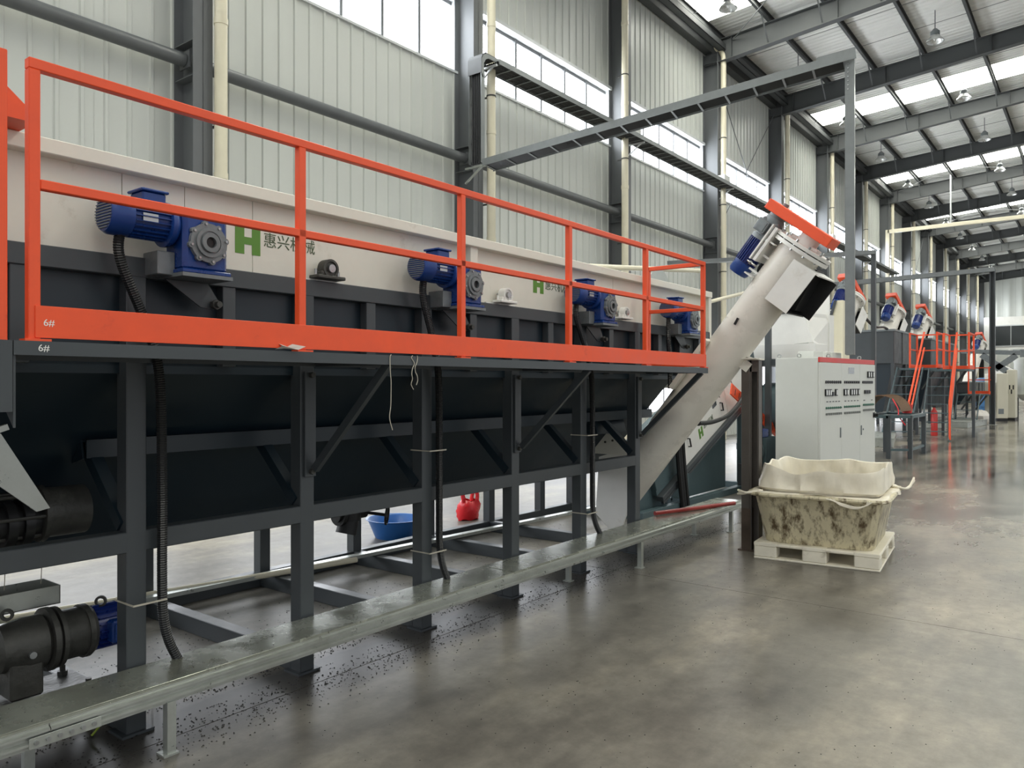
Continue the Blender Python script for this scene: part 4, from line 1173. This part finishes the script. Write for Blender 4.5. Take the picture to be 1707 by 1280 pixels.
l2 = thing('cable_tray', 'far cable tray crossing from the wall to a lone vertical drop standing on the floor', 'cable tray', (-3.645, 36.46, 0))
pa, pb_ = Vector((-9.0, 33.0, 5.72)), Vector((-3.65, 36.45, 6.28))
wv = (pb_ - pa).cross(Vector((0, 0, 1))).normalized(); hv = wv.cross((pb_ - pa).normalized())
ladder(l2, pa, pb_, wv, .3, hv, .18, .5)
ob('drop', B().box(-3.76, -3.70, 36.38, 36.54, .01, 6.36).box(-3.60, -3.56, 36.38, 36.54, .01, 6.36).box(-3.72, -3.6, 36.5, 36.54, .01, 6.36), DARK, l2)
ob('foot_plate', B().box(-3.82, -3.5, 36.3, 36.6, 0, .015), GALV, l2)
l3 = thing('cable_tray', 'short dark cable tray with a vertical drop to the tall settling tank', 'cable tray', (-4.45, 20, 3.0))
ob('arm', B().bar((-9.0, 18.2, 4.78), (-4.43, 20, 4.82), .2, .09), TRAYM, l3)
ob('drop', B().box(-4.50, -4.40, 19.94, 20.06, 1.2, 4.86), DARK, l3)
for i, (x, y, z, lab) in enumerate([(-9.02, 16.35, 7.66, 'grey junction box on the wall tray beside the third column'), (-9.02, 21.9, 7.66, 'pale junction box on the wall tray beside the fourth column'), (-9.02, 27.4, 7.66, 'pale junction box on the wall tray above the orange belt guard'), (-9.02, 33.2, 7.66, 'pale junction box on the wall tray past the orange belt guard')]):
    jb = thing('junction_box', lab, 'junction box', (x, y, z - .09), group='junction boxes on the wall tray')
    ob('box_body', B().box(x - .12, x + .12, y - .2, y + .2, z - .09, z + .16, .01), CABM, jb); ob('box_lid', B().box(x + .12, x + .135, y - .21, y + .21, z - .1, z + .17, .004), CABM, jb)

# ------------------------------------------------------------------ friction washer behind the tube
fw = thing('friction_washer', 'inclined white washer housing with green logo and black handles behind the tube', 'washing machine', (-4.75, 10.6, 0))
f0 = Vector((0, 8.75, .50)); f1 = Vector((0, 12.3, 1.98)); fd = (f1 - f0).normalized(); fu = Vector((0, -fd.z, fd.y))
MF = Matrix((Vector((1, 0, 0)), fd, fu)).transposed()
def fat(t, u, x): return Vector((x, 0, 0)) + f0 + fd * t + fu * u
LF = (f1 - f0).length
ob('housing', B().obox(fat(LF / 2, .0, -4.82), (.6, LF, .46), MF, .006).obox(fat(LF / 2, -.2, -4.75), (.44, LF, .2), MF), TEAL, fw)
for a, c in ((.70, 2.44), (2.45, 3.6)):
    d = ob('access_door', B().obox(fat((a + c) / 2, -.045, -4.507), (.02, c - a, .53), MF, .004), WHITE, fw)
    for t in (a + .32, c - .22):
        ob('handle', B().tube([fat(t, -.10, -4.498), fat(t, -.10, -4.46), fat(t, .02, -4.46), fat(t, .02, -4.498)], .011, 6, smooth=False), BLACK, d)
    for t in (a + .25, c - .25): ob('latch', B().obox(fat(t, .215, -4.50), (.03, .09, .05), MF, .004).cyl(fat(t, .2, -4.49), fat(t, .12, -4.47), .008, n=6), STEEL, d)
lgm = mesh('logo', B().box(0, .0015, 0, .05, 0, .15).box(0, .0015, .09, .14, 0, .15).box(0, .0015, .05, .09, .055, .092), GREEN)
o = inst('logo', lgm, fat(1.38, -.17, -4.4955), fw, (math.atan2(fd.z, fd.y), 0, 0))
o = inst('lettering', tm, fat(1.56, -.09, -4.4955), fw); o.rotation_euler = (Matrix.Rotation(math.atan2(fd.z, fd.y), 3, 'X') @ FACE_X.to_matrix()).to_euler()
ob('sight_plate', B().obox(fat(2.02, .1, -4.494), (.01, .14, .11), MF), SMOKE, fw)
ob('edge_channel', B().obox(fat(LF / 2, -.345, -4.50), (.10, LF, .07), MF, .004).obox(fat(LF / 2, -.40, -4.47), (.04, LF, .03), MF), DARK, fw)
ob('support_plate', B().prism([(9.65, .05), (11.5, .05), (11.5, 1.2), (9.65, .45)], -4.72, -4.70, 'X'), TEAL, fw)
ob('support_plate', B().prism([(8.3, .06), (9.3, .06), (9.3, .52), (8.3, .36)], -4.62, -4.60, 'X'), TEAL, fw)
for y, z in ((9.58, .45), (11.62, 1.3)): ob('leg', B().box(-4.54, -4.44, y - .05, y + .05, 0, z, .004), TEAL, fw)
ob('base_beam', B().box(-4.53, -4.43, 8.3, 12.2, 0, .09, .004), TEAL, fw)
for y in (8.35, 9.7, 11.9): ob('cross_beam', B().box(-5.4, -4.53, y - .05, y + .05, 0, .09), TEAL, fw)
for i, (y, x) in enumerate(((9.22, -4.40), (9.30, -4.41), (9.38, -4.405))):
    solo('hanging_hose', B().tube([(x + .02, y - .1, 1.05), (x, y - .03, .8), (x, y + .03, .45), (x, y + .12, .02)], .034, 8), BLACK, ['black hose hanging beside the washer frame, nearest the tube', 'middle of three black hoses hanging beside the washer frame', 'black hose hanging beside the washer frame, against its leg'][i], 'hose', 'black hoses beside the washer')
solo('drain_hose', B().tube([(-4.0, 8.95, 1.16), (-4.2, 9.35, 1.14), (-4.2, 9.85, 1.14), (-4.2, 10.4, 1.22), (-4.25, 11.0, 1.42), (-4.3, 11.3, 1.6)], .03, 8), BLACK, 'black hose sagging across the white washer doors', 'hose')
sg_ = thing('slotted_guard', 'orange slotted guard strip sloping down past the support post', 'guard', (-4.33, 11.8, 0))
g0, g1 = Vector((-4.33, 10.8, 1.58)), Vector((-4.33, 13.0, .76))
gdv = (g1 - g0).normalized(); MG = Matrix((Vector((1, 0, 0)), gdv, Vector((1, 0, 0)).cross(gdv))).transposed()
ob('strip', B().obox((g0 + g1) / 2, (.02, (g1 - g0).length, .17), MG, .004), ORANGE, sg_)
for i in range(14):
    ob('slot', B().obox(g0 + gdv * (.15 + i * .155) + Vector((.0105, 0, 0)), (.002, .02, .09), MG), BLACK, sg_)
ob('guard_post', B().box(-4.37, -4.33, 12.0, 12.06, 0, 1.1), DARK, sg_)
bm_ = thing('drive_motor', 'blue grey finned motor beside the cabinet, half hidden by the post', 'motor', (-4.3, 11.9, 0))
b = B().cyl((-4.3, 11.5, .62), (-4.3, 12.3, .62), .2, n=24)
for i in range(16): b.box(-4.52, -4.08, 11.56 + i * .045, 11.57 + i * .045, .42, .82)
ob('motor_body', b, TEAL, bm_); ob('terminal_box', B().box(-4.42, -4.18, 11.6, 11.95, .82, .95, .01), BLUE, bm_); ob('base', B().box(-4.5, -4.1, 11.5, 12.3, 0, .42), DARK, bm_)

# hopper with back plate on a frame behind the cabinet
hp = thing('feed_hopper', 'white sheet steel hopper with a tall back plate on a frame behind the cabinet', 'hopper', (-4.15, 12.7, 0))
ob('front_sheet', B().add([(-4.42, 12.7, 2.80), (-3.88, 12.7, 2.81), (-3.70, 12.6, 2.32), (-4.65, 12.6, 2.26), (-4.42, 12.72, 2.80), (-3.88, 12.72, 2.81), (-3.70, 12.62, 2.32), (-4.65, 12.62, 2.26)], [(0, 1, 2, 3), (7, 6, 5, 4), (0, 1, 5, 4), (1, 2, 6, 5), (2, 3, 7, 6), (3, 0, 4, 7)]), WHITE, hp)
ob('rim', B().box(-4.42, -3.86, 12.66, 12.72, 2.79, 2.83), WHITE, hp)
ob('side_sheet', B().add([(-3.88, 12.7, 2.81), (-3.62, 13.5, 2.80), (-3.62, 13.5, 2.08), (-3.70, 12.6, 2.32), (-3.90, 12.72, 2.81), (-3.64, 13.52, 2.80), (-3.64, 13.52, 2.08), (-3.72, 12.62, 2.32)], [(0, 1, 2, 3), (7, 6, 5, 4), (0, 1, 5, 4), (1, 2, 6, 5), (2, 3, 7, 6), (3, 0, 4, 7)]), WHITE, hp)
ob('back_plate', B().prism([(-3.98, 2.3), (-3.98, 2.95), (-3.72, 3.22), (-3.64, 3.22), (-3.64, 2.05), (-3.98, 2.05)], 13.3, 13.33), WHITE, hp)
ob('lower_box', B().box(-4.9, -3.66, 12.6, 13.4, 2.06, 2.30, .004), WHITE, hp)
ob('frame_beam', B().box(-4.95, -3.62, 12.56, 13.45, 1.95, 2.055), DARK, hp)
for x in (-4.9, -3.7):
    for y in (12.65, 13.35): ob('leg', B().box(x - .05, x + .05, y - .05, y + .05, 0, 1.96), TEAL, hp)
ob('front_post', B().box(-4.32, -4.235, 12.17, 12.25, 0, 2.75), DARK, hp)
ob('cross_beam', B().box(-4.95, -3.62, 12.58, 12.66, 1.3, 1.4).box(-4.95, -3.62, 12.58, 12.66, .55, .65), TEAL, hp)
ob('drum', B().cyl((-4.55, 12.9, 1.25), (-4.1, 12.9, 1.25), .42, n=28), TEAL, hp)
ob('drum_belt', B().cyl((-4.08, 12.9, 1.25), (-4.04, 12.9, 1.25), .4, n=28), CASTG, hp)
solo('compressed_air_pipe', B().cyl((-4.95, 7.9, 3.07), (-4.95, 11.2, 3.40), .035, n=12), PVC, 'cream plastic pipe running over the tank lid behind the corner rail', 'pipe')
solo('compressed_air_pipe', B().cyl((-4.9, 11.35, 2.93), (-4.9, 13.4, 3.32), .03, n=12), PVC, 'cream plastic pipe running up from the tank end behind the tube', 'pipe')

# ------------------------------------------------------------------ second washing line in the distance
def conveyor_copy(mot, lab, th=R(78)):
    c = copy_tree(sc); c.rotation_euler = (0, 0, th); q = mot[2] / 3.0; c.scale = (q, q, q)
    c.location = (mot[0] - q * (1.45 * math.cos(th) + .06 * math.sin(th)), mot[1] - q * (1.45 * math.sin(th) - .06 * math.cos(th)), 0); c['label'] = lab; c['group'] = 'distant screw conveyors'
    for ch in list(c.children):
        nm = ch.name.split('.')[0]
        if nm in ('inlet_boot', 'foot_plate', 'side_cover', 'tank_shoulder', 'bearing_bracket', 'latch_handle', 'support_bracket'):
            for g in list(ch.children): bpy.data.objects.remove(g)
            bpy.data.objects.remove(ch)
    return c


conveyor_copy((-4.67, 17.88, 3.62), 'screw conveyor with blue motor half hidden by the tall cable drop')
conveyor_copy((-6.11, 29.52, 4.29), 'screw conveyor with orange cap rising from the tall dark tank')
conveyor_copy((-6.05, 34.61, 4.31), 'screw conveyor with orange cap behind the first orange ladder platform')
conveyor_copy((-5.35, 46.53, 3.84), 'farthest screw conveyor with orange cap near the beige cabinet')
ch_ = thing('conveyor_housing', 'cream sloping conveyor housing behind the tall cable drop', 'conveyor', (-4.5, 16.5, 0))
ob('housing_sheet', B().prism([(-4.37, 3.36), (-4.25, 3.36), (-4.25, 1.0), (-5.05, 1.0), (-4.72, 2.55)], 16.5, 17.0), mat('cream enamel sheet', (226, 219, 192), .45, var=.04), ch_)
ob('edge_flange', B().bar((-4.39, 16.48, 3.36), (-5.07, 16.48, 1.0), .03, .05), DARK, ch_)
ob('stand', B().box(-5.0, -4.9, 16.55, 16.65, 0, 1.0).box(-4.4, -4.3, 16.55, 16.65, 0, 1.0).box(-5.0, -4.9, 16.85, 16.95, 0, 1.0).box(-4.4, -4.3, 16.85, 16.95, 0, 1.0), DARK, ch_)


def settle(name, lab, x0, x1, y0, y1, z0, z1):
    t = thing(name, lab, 'tank', ((x0 + x1) / 2, (y0 + y1) / 2, 0))
    ob('shell', B().box(x0, x1, y0, y1, z0, z1, .02), DARK, t)
    ob('rim', B().box(x0 - .03, x1 + .03, y0 - .03, y0, z1 - .05, z1 + .01).box(x0 - .03, x1 + .03, y1, y1 + .03, z1 - .05, z1 + .01).box(x1, x1 + .03, y0, y1, z1 - .05, z1 + .01), CASTG, t)
    ob('hopper_bottom', B().prism([(x0 + .1, z0), (x1 - .06, z0), (x1 - .35, .75), (x0 + .4, .75)], y0 + .1, y1 - .1), HULL, t)
    for x in (x0 + .05, x1 - .05):
        for y in (y0 + .05, (y0 + y1) / 2, y1 - .05): ob('leg', B().box(x - .05, x + .05, y - .05, y + .05, 0, z0 + .02), DARK, t)
    n_ = max(2, int((y1 - y0) / 1.1))
    for i in range(1, n_): ob('stiffener', B().box(x1, x1 + .04, y0 + (y1 - y0) * i / n_ - .03, y0 + (y1 - y0) * i / n_ + .03, z0, z1 - .05), CASTG, t)
    return t


settle('settling_tank', 'tall dark steel settling tank behind the cabinet, tallest of the far line', -7.5, -5.38, 26.9, 30.6, 2.3, 3.4)
settle('settling_tank', 'dark steel settling tank behind the first orange ladder platform', -7.5, -5.02, 31.2, 37.2, 2.2, 3.3)
settle('settling_tank', 'low dark tank under the farthest orange platform', -6.6, -4.7, 38.0, 45.0, 1.25, 1.75)


def ladder_platform(lab, lx0, lx1, yf, yt, z, px0, px1, py0, py1, hand=True):
    t = thing('ladder_platform', lab, 'platform', ((px0 + px1) / 2, (py0 + py1) / 2, 0), group='orange ladder platforms')
    for x in (lx0, lx1):
        ob('stringer', B().bar((x, yf, .0), (x, yt, z), .03, .1, (0, -1, 0)), TEAL, t)
    n_ = int(z / .26)
    for i in range(1, n_): 
        q = i / n_; y = yf + (yt - yf) * q
        ob('rung', B().box(lx0 + .015, lx1 - .015, y - .05, y + .05, z * q - .012, z * q + .012), TEAL, t)
    ob('deck', B().box(min(px0, lx0), max(px1, lx1), py0, py1, z - .06, z), TEAL, t)
    for x in (px0, px1):
        for y in (py0 + .03, py1 - .03):
            ob('rail_post', B().box(x - .025, x + .025, y - .025, y + .025, z, z + 1.1), ORANGE, t)
        for zz in (1.1, .6):
            ob('rail', B().box(x - .02, x + .02, py0, py1, z + zz - .04, z + zz), ORANGE, t)
        ob('toe_board', B().box(x - .01, x + .01, py0, py1, z, z + .12), ORANGE, t)
    for zz in (1.1, .6): ob('rail', B().box(px0, px1, py1 - .05, py1 - .01, z + zz - .04, z + zz), ORANGE, t)
    ob('toe_board', B().box(px0, px1, py1 - .02, py1, z, z + .12), ORANGE, t)
    for x in (px0 + .1, px1 - .1): ob('knee_brace', B().bar((x, py0 + .2, z - .06), (x - .5, py1 - .1, z - .65), .05, .05), DARK, t)
    for x in (px0, px1): ob('leg', B().box(x - .04, x + .04, py1 - .1, py1 - .02, 0, z - .06), DARK, t)
    if hand:
        x = lx1 + .03
        ob('handrail', B().tube([(x, yf + .02, .04), (x, yf + .0, 1.15), (x, py0 + .02, z + 1.1)], .03, 8, smooth=False), ORANGE, t)
        ob('handrail', B().tube([(x, yf + .06, .72), (x, py0 + .02, z + .62)], .026, 8, smooth=False), ORANGE, t)
    return t


ladder_platform('orange railed platform with steep ladder, nearer one behind the screen table', -5.22, -4.50, 24.3, 26.6, 2.15, -4.87, -4.12, 26.6, 27.8)
ladder_platform('orange railed platform with steep ladder, middle one reaching into the aisle', -4.32, -3.60, 25.15, 26.5, 2.10, -3.92, -3.26, 26.5, 27.6)
ladder_platform('low orange railed platform with short ladder, farthest of the three', -4.80, -4.02, 34.6, 35.9, 1.24, -4.43, -3.72, 35.9, 37.2, False)

wt = thing('work_table', 'dark steel frame table carrying a curved rusty screen plate', 'table', (-3.85, 19.2, 0))
for x, y in ((-3.42, 18.72), (-3.80, 18.45), (-4.25, 18.5), (-3.42, 20.3), (-4.25, 20.3)):
    ob('leg', B().box(x - .045, x + .045, y - .045, y + .045, 0, .95), DARK, wt)
ob('top_frame', B().bar((-3.42, 18.72, .93), (-3.42, 20.3, .93), .09, .07).bar((-3.80, 18.45, .93), (-3.42, 18.72, .93), .09, .07).bar((-4.3, 18.45, .93), (-3.80, 18.45, .93), .09, .07).bar((-4.25, 18.45, .93), (-4.25, 20.3, .93), .09, .07).bar((-4.25, 20.3, .93), (-3.42, 20.3, .93), .09, .07), TEAL, wt)
ob('shelf', B().bar((-3.80, 18.45, .2), (-3.42, 18.72, .2), .05, .05).bar((-3.42, 18.72, .2), (-3.42, 20.3, .2), .05, .05).box(-4.3, -3.6, 18.5, 20.3, .90, .92), TEAL, wt)
b = B(); arc = []
for i in range(15):
    a = PI * (.06 + .88 * i / 14); arc.append((-4.02 + .42 * math.cos(a), .965 + .43 * math.sin(a)))
b.sheet(arc, 18.75, 19.9, .012, 'Y', (0, -1))
scn = thing('screen_plate', 'curved rusty brown screen plate with red tie lying on the steel table', 'screen plate', (-4.02, 19.3, .965))
ob('plate', b, MESHM, scn)
for i in range(10):
    ob('rib', B().sheet([(x, z + .004) for x, z in arc], 18.78 + i * .118, 18.80 + i * .118, .008, 'Y', (0, 1)), MESHM, scn)
ob('red_tie', B().tube([(-3.78, 18.74, 1.32), (-3.66, 18.7, 1.1), (-3.64, 18.68, .95), (-3.56, 18.66, .82), (-3.50, 18.66, .74)], .012, 6), REDP, scn)
solo('red_bucket', B().lathe([(0, .1), (.2, .13), (.2, .12), (.02, .09)], (-3.72, 20.0, .965), n=20), REDM, 'small red bucket at the far end of the screen table', 'bucket')

solo('slack_cable', B().tube([(-5.2, 21.0, 3.9), (-5.25, 22.5, 3.5), (-5.35, 24.2, 3.33), (-5.5, 26.0, 3.42), (-5.6, 27.0, 3.42)], .04, 8), BLACK, 'slack black cable sagging to the top of the tall dark tank', 'cable')
fe = thing('fire_extinguisher', 'red fire extinguisher standing between the two ladder platforms', 'extinguisher', (-4.35, 27.6, 0))
ob('cylinder', B().lathe([(0, .09), (.02, .1), (.75, .1), (.82, .06), (.9, .03)], (-4.35, 27.6, 0), n=20), REDM, fe); ob('valve', B().box(-4.4, -4.3, 27.57, 27.63, .9, .96), BLACK, fe)
# trays of scrap on the floor under the far line
for i, (x, y, w_, l_, rz, lab) in enumerate([(-5.0, 23.3, .7, 3.2, .18, 'long pale floor duct between the screen table and the first ladder'), (-4.7, 29.5, .7, 3.0, .12, 'long pale floor duct behind the middle ladder'), (-4.4, 34.6, .9, 3.0, -.1, 'long pale floor duct under the farthest low platform')]):
    t = thing('floor_duct', lab, 'duct', (x, y, 0), rz, 'pale floor ducts of the far line', world=False)
    ob('duct_body', B().box(-w_ / 2, w_ / 2, -l_ / 2, l_ / 2, 0, .22, .01), GALV, t); ob('duct_lid', B().box(-w_ / 2 - .02, w_ / 2 + .02, -l_ / 2, l_ / 2, .22, .235), GALV, t)
wr = B()
for iz, (z, rr) in enumerate([(0, .42), (.1, .5), (.3, .46), (.48, .3), (.55, .1)]):
    for k in range(18):
        a = 2 * PI * k / 18; r_ = rr * (1 + .2 * noise.noise(Vector((math.cos(a) * 2, math.sin(a) * 2, z * 4)))); wr.v.append((-4.35 + r_ * math.cos(a), 38.3 + r_ * 1.4 * math.sin(a), z + .2))
for iz in range(4):
    for k in range(18): wr.f.append((iz * 18 + k, iz * 18 + (k + 1) % 18, (iz + 1) * 18 + (k + 1) % 18, (iz + 1) * 18 + k))
wr.f.append(tuple(range(18))); wr.f.append(tuple(72 + k for k in range(18)))
solo('film_bundle', wr, FILM, 'white heap of wrapped film behind the farthest ladder', 'bundle').location.z = 0

c2 = thing('control_cabinet', 'tall beige control cabinet on a black plinth at the far end of the aisle', 'cabinet', (-3.85, 40.1, 0), math.atan2(.31, .4), world=False)
ob('body', B().box(0, .5, 0, .9, .12, 2.12, .02), CABB, c2); ob('plinth', B().box(.02, .48, .02, .88, 0, .12), BLACK, c2)
ob('vent_grille', B().box(.06, .3, -.008, 0, .32, .55), CASTG, c2)
ob('door', B().box(.5, .515, .02, .88, .15, 2.1, .006), CABB, c2)
for i, (y0, z0, a, h_) in enumerate([(.2, 1.75, .2, .1), (.5, 1.65, .15, .15), (.2, 1.5, .5, .05), (.2, 1.3, .18, .12), (.5, 1.3, .18, .12), (.15, .95, .6, .06), (.2, .4, .15, .3), (.55, .4, .15, .3)]):
    ob('switch_panel', B().box(.515, .525, y0, y0 + a, z0, z0 + h_), BLACK, c2)
c3 = thing('control_cabinet', 'beige control panel with black switches beside the tall plinth cabinet', 'cabinet', (-3.50, 41.6, 0))
ob('body', B().box(-3.62, -3.28, 41.6, 42.6, .1, 2.3, .02), CABB, c3); ob('plinth', B().box(-3.6, -3.3, 41.62, 42.58, 0, .1), BLACK, c3)
for i in range(4): ob('switch_panel', B().box(-3.60 + .07 * i, -3.55 + .07 * i, 41.59, 41.6, 1.2 + .2 * (i % 2), 1.4 + .2 * (i % 2)), BLACK, c3)
si = thing('storage_silo', 'pale grey round silo on legs at the end of the aisle', 'silo', (-2.9, 44.5, 0))
ob('shell', B().lathe([(0, .62), (1.5, .62), (1.62, .66), (1.75, .66), (1.78, .5)], (-2.95, 44.5, 1.15), n=32), CABM, si)
ob('cone', B().lathe([(0, .3), (.3, .62)], (-2.95, 44.5, .85), n=32), CABM, si)
for x in (-3.45, -2.45):
    for y in (44.1, 44.9): ob('leg', B().box(x - .04, x + .04, y - .04, y + .04, 0, 1.2), DARK, si)
ob('lid_motor', B().cyl((-3.6, 44.3, 3.2), (-2.7, 44.3, 3.2), .13, n=16).box(-3.3, -2.6, 44.1, 44.5, 2.93, 3.3), CASTG, si)
yd = thing('duct_branch', 'dark grey Y shaped duct between the far post and the silo', 'duct', (-3.9, 43, 0))
ob('left_arm', B().bar((-4.75, 43, 3.05), (-3.75, 43, 2.25), .3, .28), CASTG, yd)
ob('right_arm', B().bar((-3.35, 43, 3.0), (-4.2, 43, 2.35), .3, .26), CASTG, yd)
ob('cross_arm', B().bar((-5.6, 43, 3.25), (-3.2, 43, 3.1), .3, .2), CASTG, yd)
ob('stand', B().box(-3.8, -3.7, 42.95, 43.05, 0, 2.25).box(-5.1, -5.0, 42.95, 43.05, 0, 3.15), DARK, yd)
solo('blue_tank', B().lathe([(0, .7), (1.5, .7), (1.6, .5)], (-5.2, 50.2, .4), n=28).cyl((-5.2, 50.2, 0), (-5.2, 50.2, .4), .6, n=20), mat('blue vat plastic', (30, 92, 138), .35, var=.08), 'round blue tank behind the lone cable drop', 'tank')
wm = thing('white_hopper', 'white funnel hopper beyond the beige cabinet', 'hopper', (-5.0, 53, 0))
ob('funnel', B().add([(-5.6, 52.9, 2.2), (-4.0, 52.9, 1.9), (-4.0, 52.9, 2.3), (-5.2, 52.9, 3.0), (-5.6, 53.6, 2.2), (-4.0, 53.6, 1.9), (-4.0, 53.6, 2.3), (-5.2, 53.6, 3.0)], [(0, 1, 2, 3), (4, 5, 6, 7), (0, 1, 5, 4), (1, 2, 6, 5), (2, 3, 7, 6), (3, 0, 4, 7)]), WHITE, wm)
ob('stand', B().box(-5.5, -4.1, 53, 53.5, 0, 1.95), TEAL, wm)
# pale crane beam across the hall, hung on rods
gb_ = thing('overhead_beam', 'pale overhead beam hung on rods across the hall beyond the nearer lamps', 'beam', (-5, 44, 9.5))
ob('beam', B().box(-9.1, 6, 43.93, 44.07, 9.56, 9.74, .01), PVC, gb_)
ob('down_leg', B().box(-9.2, -9.02, 43.93, 44.07, 5.0, 9.74, .01), PVC, gb_)
for x in (-6.2, -2.6, 1.2): ob('hanger_rod', B().cyl((x, 44, 9.74), (x, 44, ztop(x) + .1), .035, n=8), WFRAME, gb_)
